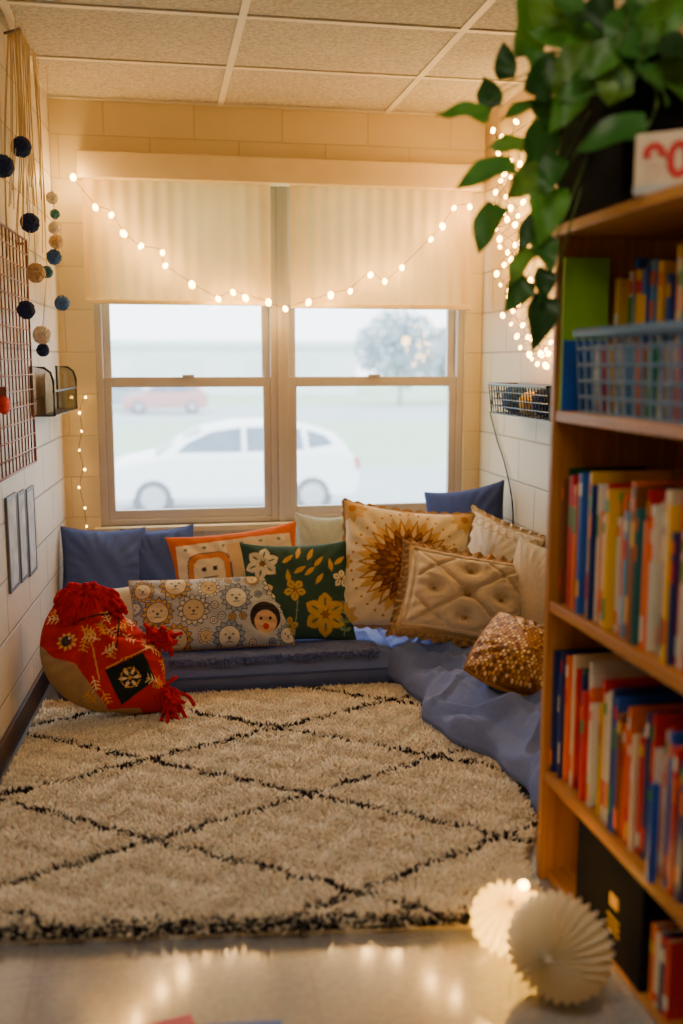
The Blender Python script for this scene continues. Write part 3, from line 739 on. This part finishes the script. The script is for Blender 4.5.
B3c = [(506, 142), (498, 160), (510, 176), (494, 204), (504, 212), (522, 226), (500, 246), (516, 268), (502, 284), (526, 292), (510, 322), (542, 330), (522, 344), (545, 346), (532, 358)]
pts = [PX(x, y, 1.612) for x, y in B3c]
lights('fourth fine strand of warm bulbs woven through the right wall cluster', catmull(pts, 5), pts, .0085)
for x, y in ((505, 150), (505, 190), (512, 230), (512, 270), (530, 330)): plight(PX(x, y, 1.54), 2.2)
B4 = [(84, 396), (80, 412), (82, 430), (79, 448), (83, 466), (80, 486), (84, 506), (86, 524)]
pts = [PY(x, y, 4.95) for x, y in B4]
lights('short strand of tiny bulbs dangling left of the window frame', catmull(pts, 5), pts, .0045)

# ------------------------------------------------------------------ left wall items
nav, bei, whi, tea, blu = [MAT('pom_'+k, c_, .95, .25, 90, .6, 120) for k, c_ in (('navy', (30, 48, 98)), ('beige', (204, 172, 130)), ('white', (232, 222, 206)), ('teal', (64, 124, 144)), ('blue', (50, 86, 150)))]
m_string = MAT('cotton_string', (210, 186, 140), .9)
def garland(label, top, poms, off=.07):
    ps = [PL(x, y, off) for x, y, r, m in poms]
    t = Vector((ps[0].x, ps[0].y, H-.001))
    e = thing('pompom_garland', label, 'garland', t, group=None)
    MB().tube([t]+ps, .0014, 5).build('string', m_string, e)
    for p_, (x, y, r, m) in zip(ps, poms): MB().sphere(p_, r*depth(p_)/FP, 22, 14, jit=.07).build('pompom', m, e)
garland('pompom strand with a single navy ball, highest on the left wall', (16, 20), [(21, 147, 10, nav)])
garland('pompom strand at the photo edge with one navy ball beside the wire panel', (1, 20), [(3, 166, 11, nav)])
garland('pompom strand with a navy ball over a lower navy ball', (30, 30), [(30, 223, 9.5, nav), (26, 310, 9, nav)])
garland('pompom strand with one beige ball', (35, 40), [(36, 273, 9.5, bei)])
garland('pompom strand of small blue, beige and teal balls nearest the window', (50, 90), [(52, 198, 6, whi), (55, 214, 5, tea), (54, 228, 6, whi), (56, 242, 7, bei), (54, 257, 7.5, blu), (62, 303, 7.5, blu)])
garland('pompom strand ending in a white ball above a navy ball', (42, 70), [(47, 272, 6, tea), (42, 335, 9, whi), (43, 350, 6.5, nav)])
yh = MB()
for k in range(26):
    f_ = k/25; a = PL(8+f_*26, 30+8*abs(f_-.5), .05); b_ = PL(6+f_*40, 215+random.uniform(-30, 45), .05)
    m2 = (a+b_)/2+Vector((random.uniform(-.01, .02), random.uniform(-.03, .03), -.02)); yh.tube(catmull([a, m2, b_], 6), .0018, 5)
yo = thing('yarn_wall_hanging', 'wispy curtain of long cream yarn strands hanging on the upper left wall', 'wall hanging', PL(20, 30, .05))
yh.build('yarn_strands', m_string, yo, True)
MB().tube([PL(5, 33, .05), PL(20, 29, .05), PL(37, 34, .05)], .005, 8).build('hanging_rod', m_wire, yo, True)
m_rust = MAT('rust_wire', (140, 78, 56), .5)
wp = MB(); yA, yB2 = 3.25, 4.12
zt = PL(14, 236).z; zb = PL(14, 470).z
def lw(y, z, off): return Vector((wl(y)+off, y, z))
for k in range(15): y = yA+(yB2-yA)*k/14; wp.tube([lw(y, zb, .02), lw(y, zt, .02)], .003, 5)
for k in range(16): z = zb+(zt-zb)*k/15; wp.tube([lw(yA, z, .025), lw(yB2, z, .025)], .003, 5)
wpo = thing('wire_grid_panel', 'rust coloured wire grid panel mounted on the left wall', 'wire panel', lw(3.7, zb, .02))
wp.build('wires', m_rust, wpo, True)
rm = MB().tube([lw(yA, zb, .022), lw(yB2, zb, .022), lw(yB2, zt, .022), lw(yA, zt, .022)], .006, 6, True); rm.build('rim', m_rust, wpo)
for y in (3.3, 4.07):
    MB().tube([lw(y, zt-.02, 0.001), lw(y, zt-.02, .024)], .005, 6).build('mount', m_rust, wpo)
p = PL(4, 405, .05)
rp_ = thing('red_pouch', 'small red pouch clipped to the rust wire panel', 'pouch', p)
MB().sphere(p, .04, 14, 10, (.5, 1.4, .8)).build('pouch', MAT('red_felt', (206, 52, 40), .9), rp_, True)
MB().box(p.x-.02, p.x+.012, p.y-.012, p.y+.012, p.z+.025, p.z+.06).build('clip', m_rust, rp_, bevel=.003)
zt = PL(45, 366).z; zb = PL(45, 412).z
m_acr = GLASS('clear_acrylic', (.74, .77, .77), .10)
m_smoke = MAT('smoked_plastic', (70, 68, 68), .3, .05)
wf = thing('wall_file_tray', 'open smoked wall tray with black curved rim on the left wall', 'wall tray', lw(4.5, zb, .05))
t_ = MB(); yy0, yy1 = 4.2, 4.86
def wbx(mb, y0, y1, o0, o1, z0, z1):
    A = [lw(y0, z0, o0), lw(y1, z0, o0), lw(y1, z0, o1), lw(y0, z0, o1)]
    mb.loft(A, [Vector((q.x, q.y, z1)) for q in A]); return mb
wbx(t_, yy0, yy1, .085, .089, zb, zt-.10); t_.build('clear_front', m_acr, wf)
wbx(MB(), yy0, yy1, .004, .089, zb-.004, zb).build('tray_floor', m_smoke, wf)
for y in (yy0, yy1):
    pr = [(0.004, zb), (.09, zb), (.09, zt-.06), (.08, zt-.025), (.055, zt-.006), (.004, zt)]
    ep = MB().loft([lw(y, z, o_) for o_, z in pr], [lw(y+.004, z, o_) for o_, z in pr]).build('end_plate', m_acr, wf)
    MB().tube([lw(y+.002, z, o_) for o_, z in pr], .0055, 6, True).build('end_rim', m_black, ep, True)
wbx(MB(), yy0, yy1, .084, .092, zt-.104, zt-.096).build('front_lip', m_black, wf)
pp_ = MB(); wbx(pp_, 4.35, 4.6, .03, .034, zb+.001, zt-.03)
tag(pp_.build('paper_sheet', m_pages), 'pale paper sheet standing in the smoked wall tray', 'paper')
m_frame = MAT('slate_frame', (100, 108, 122), .5); m_card = MAT('grey_print', (172, 178, 186), .7, .3, 14)
for nm, xa, xb, za, zb_ in (('nearest the camera', 5.5, 15.5, 494, 592), ('in the middle of the trio', 17, 24.5, 490, 582), ('closest to the corner', 26, 33.5, 486, 575)):
    y0 = PL(xa, 530).y; y1 = PL(xb, 530).y; z1 = PL((xa+xb)/2, za).z; z0 = PL((xa+xb)/2, zb_).z
    fe = thing('picture_frame', 'narrow slate framed grey picture on the left wall, '+nm, 'picture frame', lw((y0+y1)/2, z0, .001))
    fb = MB(); q = .013
    wbx(fb, y0, y0+q, .001, .010, z0, z1); wbx(fb, y1-q, y1, .001, .010, z0, z1); wbx(fb, y0+q, y1-q, .001, .010, z0, z0+q); wbx(fb, y0+q, y1-q, .001, .010, z1-q, z1)
    fb.build('frame', m_frame, fe)
    wbx(MB(), y0+q, y1-q, .001, .008, z0+q, z1-q).build('print', m_card, fe)

# ------------------------------------------------------------------ right wall basket
bs = MB(); X0, X1, Y0, Y1, Z0, Z1 = 1.50, 1.64, 3.72, 4.42, 1.125, 1.255
bk_ = thing('wire_basket', 'black wire basket mounted on the right wall under the lights', 'basket', (1.57, 4.07, Z0))
for k in range(22):
    y = Y0+(Y1-Y0)*k/21; bs.tube([(X1, y, Z0), (X0+.015, y, Z0), (X0, y, Z1)], .003, 5)
for k in range(5):
    z = Z0+(Z1-Z0)*k/4; xx = X0+.015*(1-k/4); bs.tube([(X1, Y0, z), (xx, Y0, z), (xx, Y1, z), (X1, Y1, z)], .003, 5)
for k in range(5):
    x = X0+.015+(X1-X0-.02)*k/4; bs.tube([(x, Y0, Z1), (x, Y0, Z0), (x, Y1, Z0), (x, Y1, Z1)], .003, 5)
bs.build('wires', m_black, bk_)
MB().tube([(X0, Y0, Z1), (X1, Y0, Z1), (X1, Y1, Z1), (X0, Y1, Z1)], .007, 6, True).build('rim', m_black, bk_)
MB().box(X0+.012, X1, Y0, Y1, Z0-.003, Z0).build('floor_sheet', m_black, bk_)
m_yell = MAT('yellow_yarn', (220, 176, 70), .9, .2, 60)
for k, (y, m, lb, r) in enumerate(((4.28, blu, 'blue yarn ball at the far end of the black wall basket', .062), (4.10, m_yell, 'yellow yarn ball in the middle of the black wall basket', .05), (3.92, nav, 'navy yarn ball at the near end of the black wall basket', .060))):
    yb = thing('yarn_ball', lb, 'yarn ball', (1.578, y, Z0)); MB().sphere((1.578, y, Z0+r+.004), r, 24, 16, jit=.02).build('ball', m, yb, True)
    MB().tube(catmull([(1.578+r*.9*math.cos(q_*.6), y+r*1.0*math.sin(q_*.6), Z0+r+r*.4*math.sin(q_)) for q_ in range(12)], 4), .003, 5).build('loose_strand', m, yb, True)
pts = catmull([PX(490, 412, 1.635), PX(497, 440, 1.64), PX(505, 465, 1.64), PX(512, 500, 1.635), PX(513, 530, 1.635)], 6)
tag(MB().tube(pts, .004, 6).build('power_cable', m_black, None, True), 'thin dark cable running down the right wall from the basket', 'cable')

# ------------------------------------------------------------------ bookshelf
BX0, BX1, BY0, BY1 = .96, 1.30, 1.12, 2.335
ZS = [.028, .304, .755, 1.234, 1.65]
bse = thing('bookshelf', 'tall honey oak bookshelf standing side-on at the right', 'bookshelf', ((BX0+BX1)/2, (BY0+BY1)/2, 0))
MB().box(BX0, BX1, BY1, BY1+.022, 0, 1.65).build('side_panel', m_oakv, bse, bevel=.002)
MB().box(BX0, BX1, BY0-.022, BY0, 0, 1.65).build('side_panel', m_oakv, bse, bevel=.002)
MB().box(BX1-.008, BX1, BY0, BY1, .02, 1.63).build('back_panel', m_oakv, bse)
for i, z in enumerate(ZS[:-1]): MB().box(BX0+(.004 if i else .02), BX1-.008, BY0, BY1, z-.026, z).build('shelf', m_oak, bse, bevel=.002)
MB().box(BX0-.012, BX1+.004, BY0-.03, BY1+.03, 1.65, 1.675).build('top', m_oak, bse, bevel=.003)
ZT = 1.675
CN = {'teal': (34, 116, 118), 'dark green': (26, 84, 60), 'orange': (236, 112, 26), 'navy': (28, 48, 112), 'white': (230, 226, 214), 'green': (44, 150, 68), 'cream': (226, 206, 168), 'yellow': (238, 186, 42), 'red': (210, 36, 32), 'blue': (34, 88, 186), 'maroon': (116, 26, 32), 'lime': (146, 200, 44), 'grey': (140, 142, 148), 'sky blue': (100, 160, 216), 'brown': (130, 76, 40), 'black': (26, 26, 30)}
BM = {k: MAT('cover_'+k.replace(' ', '_'), v, .4, .06, 20) for k, v in CN.items()}
tens = ['', '', 'twenty', 'thirty', 'forty', 'fifty', 'sixty', 'seventy', 'eighty', 'ninety']
ones = 'first second third fourth fifth sixth seventh eighth ninth tenth eleventh twelfth thirteenth fourteenth fifteenth sixteenth seventeenth eighteenth nineteenth'.split()
def ordw(i):
    i += 1
    if i < 20: return ones[i-1]
    return tens[i//10][:-1]+'ieth' if i % 10 == 0 else tens[i//10]+'-'+ones[i % 10-1]
def book(label, loc, th, ht, dp, cn, lab=None, group=None, rot=(0, 0, 0), band=None):
    e = thing('book', label, 'book', loc, rot, group)
    t = .0018; m = BM[cn]
    MB().box(0, t, -th/2, th/2, 0, ht).box(t, dp, -th/2, -th/2+t, 0, ht).box(t, dp, th/2-t, th/2, 0, ht).build('cover', m, e, w=False)
    MB().box(t, dp-.004, -th/2+t, th/2-t, .003, ht-.003).build('pages', m_pages, e, w=False)
    if lab:
        z0 = ht*random.choice((.06, .12, .62)); MB().box(-.0008, .0002, -th/2+.0005, th/2-.0005, z0, z0+ht*random.choice((.12, .2, .16))).build('spine_label', BM[lab], e, w=False)
        if random.random() < .7: MB().box(-.0008, .0002, -th/2+.0005, th/2-.0005, ht*.84, ht*.93).build('spine_band', BM[random.choice(('red', 'yellow', 'white', 'orange', 'green'))], e, w=False)
    if band: MB().box(.002, dp-.002, -th/2-.0008, -th/2+.0002, *band[1]).build('cover_band', BM[band[0]], e, w=False)
    return e
def row(shelf, z, ys, ye, colseq, hr, tr, xs, grp, dp=.2):
    y = ys; i = 0
    while y > ye:
        cn = colseq[i % len(colseq)]; prev = colseq[(i-1) % len(colseq)] if i else None
        th = random.uniform(*tr) if random.random() < .8 else random.uniform(tr[0], tr[1]*1.5); ht = random.uniform(*hr)
        lb = '%s %s book, %s from far end of %s' % ('thin' if th < sum(tr)/2 else 'thick', cn, ordw(i), shelf)
        if prev: lb += ', beside %s one' % prev
        others = [c_ for c_ in ('white', 'red', 'yellow', 'green', 'orange', 'red', 'orange', 'green') if c_ != cn]
        book(lb, (xs+random.uniform(-.02, .02), y-th/2, z+.0005), th, ht, dp, cn, random.choice(others), grp)
        y -= th+.0006; i += 1
row('middle shelf', ZS[2], 2.33, 1.56, ['teal', 'dark green', 'orange', 'brown', 'teal', 'orange', 'red', 'navy', 'orange', 'white', 'green', 'cream', 'blue', 'white', 'red', 'cream', 'yellow', 'navy', 'red', 'white', 'orange', 'red', 'cream', 'white', 'yellow', 'green', 'white', 'orange', 'grey', 'white', 'sky blue'], (.25, .35), (.006, .0145), .996, 'books on the middle shelf')
row('lower shelf', ZS[1], 2.33, 1.56, ['navy', 'blue', 'brown', 'orange', 'navy', 'maroon', 'orange', 'red', 'sky blue', 'cream', 'red', 'teal', 'navy', 'red', 'white', 'blue', 'red', 'white', 'orange', 'white', 'teal', 'red', 'black', 'yellow', 'blue', 'cream', 'red', 'white', 'navy'], (.24, .34), (.006, .0145), .996, 'books on the lower shelf')
row('upper shelf', ZS[3], 2.30, 1.56, ['blue', 'yellow', 'white', 'blue', 'navy', 'blue', 'yellow', 'navy', 'blue', 'sky blue', 'white', 'yellow', 'blue', 'red', 'yellow', 'navy', 'cream', 'teal', 'white'], (.30, .365), (.010, .024), 1.10, 'books behind the blue basket', .18)
book('lime and blue picture book turned cover-out at the far end of upper shelf', (.968, 2.318, ZS[3]+.0005), .012, .365, .115, 'lime', None, band=('blue', (0, .17)))
book('wide blue picture book pulled out in front of the lower shelf row', (.955, 1.76, ZS[1]+.0005), .012, .21, .018, 'blue', 'navy')
yb0 = 1.775
for k, (cn, hh_) in enumerate((('orange', .17), ('white', .16), ('navy', .18), ('red', .17))):
    book('%s small book standing on the bottom shelf, %s from the black bin' % (cn, ordw(k)), (.985, yb0, ZS[0]+.0005), .018, hh_, .16, cn, random.choice(('white', 'yellow')) if cn not in ('white',) else 'red', 'books on the bottom shelf')
    yb0 -= .020
m_label = MAT('yellow_label', (214, 170, 60), .6)
y0, y1 = 1.80, 2.13
fe = thing('storage_bin', 'large open black storage bin with yellow mark on the bottom shelf', 'storage bin', (1.1, (y0+y1)/2, ZS[0]))
bb = MB(); xa, xb, h_ = .972, 1.25, .238; zb_ = ZS[0]+.001
bb.box(xa, xa+.005, y0, y1, zb_, zb_+h_).box(xb-.005, xb, y0, y1, zb_, zb_+h_).box(xa+.005, xb-.005, y0, y0+.005, zb_, zb_+h_).box(xa+.005, xb-.005, y1-.005, y1, zb_, zb_+h_).box(xa+.005, xb-.005, y0+.005, y1-.005, zb_, zb_+.005)
bb.build('bin_body', m_blackm, fe)
MB().tube([(xa, y0, zb_+h_), (xb, y0, zb_+h_), (xb, y1, zb_+h_), (xa, y1, zb_+h_)], .006, 6, True).build('bin_rim', m_blackm, fe)
l_ = MB(); ym = 1.93; l_.box(xa-.001, xa, ym-.02, ym+.02, zb_+.12, zb_+.15)
for q in range(3): l_.box(xa-.001, xa, ym-.03, ym+.03, zb_+.06+q*.016, zb_+.065+q*.016)
l_.build('label_mark', m_label, fe)
m_bask = MAT('grey_blue_plastic', (128, 166, 208), .25, .05, transl=.35)
bb = thing('plastic_basket', 'translucent blue open lattice basket on the upper shelf', 'basket', (1.03, 1.92, ZS[3]))
X0, X1, Y0, Y1, z0, z1 = .972, 1.085, 1.52, 2.235, ZS[3]+.001, ZS[3]+.185
lt = MB(); tp = .010
def bpt(side, u, v):
    o_ = tp*(1-v)
    return {'f': Vector((X0+o_, Y0+o_+(Y1-Y0-2*o_)*u, z0+(z1-z0)*v)), 'b': Vector((X1-o_, Y0+o_+(Y1-Y0-2*o_)*u, z0+(z1-z0)*v)),
            'l': Vector((X0+o_+(X1-X0-2*o_)*u, Y0+o_, z0+(z1-z0)*v)), 'r': Vector((X0+o_+(X1-X0-2*o_)*u, Y1-o_, z0+(z1-z0)*v))}[side]
for sd, nn in (('f', 18), ('b', 8), ('l', 3), ('r', 3)):
    for k in range(nn+1): lt.tube([bpt(sd, k/nn, 0), bpt(sd, k/nn, 1)], .0034, 6)
    for k in range(5): lt.tube([bpt(sd, 0, k/5), bpt(sd, 1, k/5)], .0046, 6)
lt.box(X0+tp, X1-tp, Y0+tp, Y1-tp, z0, z0+.004)
lt.build('lattice', m_bask, bb)
MB().tube([bpt('f', 0, 1), bpt('f', 1, 1), bpt('b', 1, 1), bpt('b', 0, 1)], .011, 8, True).build('rim', m_bask, bb)
for k, (cn, y) in enumerate((('white', 2.17), ('red', 2.14), ('yellow', 2.10), ('white', 2.06), ('sky blue', 2.02), ('orange', 1.97), ('green', 1.92), ('white', 1.87), ('red', 1.80))):
    book('%s thin booklet standing in the blue basket, %s from its far end' % (cn, ordw(k)), (.992, y, z0+.005), .014, .15, .075, cn, None, 'booklets in the blue basket')

# ------------------------------------------------------------------ planter with pothos, letter block
PX0, PX1, PY0, PY1 = .955, 1.20, 2.00, 2.345
pc = Vector(((PX0+PX1)/2, (PY0+PY1)/2, ZT))
pl = thing('potted_plant', 'trailing green pothos in a black box planter on top of the bookshelf', 'plant', pc)
pb = MB(); q = .012; zt_ = ZT+.32
pb.box(PX0, PX0+q, PY0, PY1, ZT+.0005, zt_).box(PX1-q, PX1, PY0, PY1, ZT+.0005, zt_).box(PX0+q, PX1-q, PY0, PY0+q, ZT+.0005, zt_).box(PX0+q, PX1-q, PY1-q, PY1, ZT+.0005, zt_).box(PX0+q, PX1-q, PY0+q, PY1-q, ZT+.0005, ZT+.012)
pb.build('planter', m_blackm, pl, bevel=.003)
sg = MB(); vs = []; fs = []
for j in range(13):
    for i in range(13): x = PX0+q+(PX1-PX0-2*q)*i/12; y = PY0+q+(PY1-PY0-2*q)*j/12; vs.append((x, y, ZT+.285+.012*noise.noise(Vector((x*30, y*30, 0)))))
for j in range(12):
    for i in range(12): a = j*13+i; fs.append((a, a+1, a+14, a+13))
sg.add(vs, fs).build('soil', MAT('soil', (50, 36, 28), .95, .3, 60, .8, 80), pl, True)
m_leaf = MAT('pothos_leaf', attr=True, rough=.42, var=.25, vs=14, transl=.25)
m_stem = MAT('green_stem', (100, 130, 60), .6)
lf = MB(); st = MB()
def leaf(base, d, nrm, L, W):
    d = d.normalized(); s = d.cross(nrm).normalized(); nrm = s.cross(d).normalized()
    K = 10; vs = []; fs = []; tw = random.uniform(-.5, .5); cv = random.uniform(.15, .45)
    for i in range(K+1):
        t = i/K; wd = W/2*(math.sin(math.pi*min(1, t**.62)))**.85 if 0 < t < 1 else .001
        back = -.10*L if 0 < t < .2 else 0
        c_ = base+d*(L*t)-nrm*(L*cv*t*t)
        s2 = s*math.cos(tw*t)+nrm*math.sin(tw*t); n2 = nrm*math.cos(tw*t)-s*math.sin(tw*t)
        for j in range(-2, 3):
            q = j/2; vs.append(c_+s2*(wd*q)+n2*(wd*.30*abs(q)+.006*math.sin(t*9+j))+d*(back*abs(q)))
    for i in range(K):
        for j in range(4): a = i*5+j; fs.append((a, a+1, a+6, a+5))
    g_ = random.uniform(.55, 1.2); lf.col = tuple(v*g_ for v in lin(random.choice(((88, 150, 56), (60, 118, 48), (120, 172, 70), (46, 96, 44), (74, 134, 58)))))
    lf.add(vs, fs)
LV = [(467, 110, 44, 155, 2.25), (491, 168, 54, 195, 2.2), (488, 222, 44, 240, 2.22), (528, 25, 56, 85, 2.25), (489, 93, 32, 100, 2.3), (545, 75, 44, 70, 2.15), (578, 58, 44, 30, 2.05), (538, 148, 48, 250, 2.2), (547, 208, 50, 262, 2.18),
      (522, 262, 36, 225, 2.22), (518, 292, 34, 245, 2.22), (541, 318, 46, 262, 2.22), (615, 130, 60, 188, 1.94), (640, 45, 50, 20, 1.95), (590, 25, 50, 150, 2.1), (665, 15, 50, 40, 1.95), (612, 78, 44, 120, 1.96), (568, 104, 42, 230, 2.1),
      (600, 8, 46, 90, 2.1), (552, 172, 38, 255, 2.15), (655, 78, 42, -30, 1.92), (625, 20, 48, 70, 2.0), (680, 45, 46, 0, 1.9), (556, 35, 44, 160, 2.2), (510, 145, 34, 170, 2.25), (528, 182, 36, 215, 2.2), (546, 250, 34, 285, 2.2),
      (525, 108, 38, 180, 2.25), (586, 84, 46, 200, 2.0), (640, 5, 48, 100, 2.0), (575, 10, 46, 130, 2.15), (550, 112, 38, 140, 2.2), (660, 48, 44, 60, 2.0), (612, 45, 46, 10, 2.1), (675, 75, 42, -50, 1.95), (600, 60, 40, 210, 1.96),
      (565, 85, 38, 250, 2.12), (583, 40, 44, 80, 2.1), (630, 65, 40, 230, 1.95), (545, 282, 30, 265, 2.2), (650, 25, 46, 130, 1.98), (505, 62, 32, 95, 2.26), (530, 230, 34, 240, 2.22), (536, 60, 38, 120, 2.2), (545, 5, 44, 110, 2.2)]
top = pc+Vector((0, 0, .30))
for (cx, cy, ln, an, Yd) in LV:
    c_ = PY(cx, cy, Yd); sc = depth(c_)/FP; L_ = ln*sc*1.15; q = R_(an+random.uniform(-10, 10))
    d_ = Rv*math.cos(q)+Uv*math.sin(q)-F*random.uniform(-.1, .4)
    nr = -F+Rv*random.uniform(-.6, .6)+Uv*random.uniform(0, .9)
    base = c_-d_.normalized()*L_*.45
    leaf(base, d_, nr, L_, L_*random.uniform(.60, .76))
    o_ = top+Vector((random.uniform(-.08, .05), random.uniform(-.1, .1), -.02))
    mid = (o_+base)/2+Vector((0, 0, .06+.12*max(0, o_.z-base.z))); mid2 = base+Vector((.02, .0, .05))
    st.tube(catmull([o_, mid, mid2, base], 5), .0024, 5)
lf.build('foliage', m_leaf, pl, True, col=True)
st.build('stems', m_stem, pl, True)
bc = Vector((1.015, 1.865, ZT))
be_ = thing('letter_block', 'cream wooden block with red characters beside the black planter', 'block', bc, (0, 0, R_(-38)))
MB().box(-.085, .085, -.03, .03, .0005, .115).build('block', MAT('cream_wood', (220, 200, 168), .6, .08, 20), be_, bevel=.004, w=False)
MB().box(-.0855, .0855, -.0306, .0306, .001, .018).build('base_band', MAT('pale_grey_band', (186, 184, 182), .6), be_, w=False)
m_red = MAT('red_paint', (200, 40, 36), .5)
fc = bpy.data.curves.new('num', 'FONT'); fc.body = '90'; fc.size = .092; fc.extrude = .001; fc.align_x = 'LEFT'; fc.offset = .0028
fo = bpy.data.objects.new('num', fc); C.objects.link(fo)
dg = bpy.context.evaluated_depsgraph_get(); tme = bpy.data.meshes.new_from_object(fo.evaluated_get(dg)); bpy.data.objects.remove(fo)
tme.transform(Matrix.Translation((-.070, -.0315, .030)) @ Matrix.Rotation(math.pi/2, 4, 'X'))
tme.materials.clear(); finish(tme, 'red_characters', m_red, be_, w=False)

# ------------------------------------------------------------------ paper lanterns and things on floor
m_paper = MAT('tissue_paper', (248, 240, 216), .85, .04, 20, transl=.3)
m_paperlit = MAT('lit_tissue_paper', (250, 232, 160), .8, .04, 20, transl=.55)  # glow also painted in: yellower copy of the plain paper
def honey(label, c, r, axis, flat, lit=None, Nf=72, mm=None, dpt=(.86, .36)):
    e = thing('paper_lantern', label, 'paper lantern', (c.x, c.y, 0))
    Mf = 20; vs = []; fs = []
    Q = Vector(axis).normalized().to_track_quat('Z', 'Y').to_matrix()
    for i in range(Nf):
        q = 2*math.pi*i/Nf; odd = i % 2
        for j in range(Mf+1):
            ph = math.pi*j/Mf; sn = math.sin(ph)
            rr = r*sn*(1.0 if odd else dpt[0]); az = r*flat*math.cos(ph)*(1.0 if odd else 1-dpt[1]*sn**.5)
            vs.append(c+Q @ Vector((rr*math.cos(q), rr*math.sin(q), az)))
    for i in range(Nf):
        for j in range(Mf):
            a = i*(Mf+1); b_ = ((i+1) % Nf)*(Mf+1); fs.append((a+j, b_+j, b_+j+1, a+j+1))
    MB().add(vs, fs).build('honeycomb_paper', mm or m_paper, e)
    MB().lathe([(0, r*flat*1.03), (.007, r*flat*1.03), (.007, r*flat*.9), (0, r*flat*.9)], 14, Matrix.Translation(c) @ Q.to_4x4()).build('hub', m_pages, e)
    if lit is not None:
        for l_ in lit: MB().sphere(l_, .011, 12, 8).build('bulb', m_bulb, e, True)
honey('round cream pleated paper lantern on the floor, nearer the camera', Vector((.815, 1.86, .116)), .116, (-.56, -.74, .22), .78, None, 64)
honey('smaller lit pleated paper lantern behind the round one', Vector((.762, 2.02, .092)), .09, (-.15, -.5, .8), .85, [Vector((.79, 2.01, .178))], 44, m_paperlit, (.8, .3))
plight(Vector((.762, 2.02, .092)), 1.7, (1, .74, .30), .02); plight(Vector((.785, 1.985, .22)), .3, (1, .7, .3))
for cn, x, y, rz, lb in (('red', -.02, 1.89, 12, 'red picture book lying flat on the floor at the bottom edge'), ('blue', .16, 1.885, -6, 'blue picture book lying flat beside the red one')):
    e = book(lb, (x-.1, y, .0085), .015, .15, .16, cn, None, None, (R_(90), 0, R_(rz)))

# ------------------------------------------------------------------ light
w = bpy.data.worlds.new('world'); SC.world = w; w.use_nodes = True
wn = w.node_tree.nodes; wL = w.node_tree.links; bg = wn['Background']
tc = wn.new('ShaderNodeTexCoord'); sp = wn.new('ShaderNodeSeparateXYZ'); cr = wn.new('ShaderNodeValToRGB')
wL.new(tc.outputs['Generated'], sp.inputs[0]); wL.new(sp.outputs['Z'], cr.inputs[0])
cr.color_ramp.elements[0].color = (.90, .95, 1, 1); cr.color_ramp.elements[1].color = (.78, .89, 1, 1)
wL.new(cr.outputs[0], bg.inputs['Color']); bg.inputs['Strength'].default_value = 7.4
pt = bpy.data.lights.new('window_portal', 'AREA'); pt.shape = 'RECTANGLE'; pt.size = 1.8; pt.size_y = 1.7; pt.cycles.is_portal = True
po_ = bpy.data.objects.new('window_portal', pt); C.objects.link(po_); po_.location = (.64, 5.2, 1.42); po_.rotation_euler = (-math.pi/2, 0, 0)
def area(nm, loc, rot, sx, sy, e, col):
    l = bpy.data.lights.new(nm, 'AREA'); l.shape = 'RECTANGLE'; l.size = sx; l.size_y = sy; l.energy = e; l.color = col
    o = bpy.data.objects.new(nm, l); C.objects.link(o); o.location = loc; o.rotation_euler = rot
area('ceiling_fill', (.4, .9, 2.54), (0, 0, 0), 1.2, .6, 18, (1, .84, .64))  # added fill light, unseen, lifts the room's ambient level
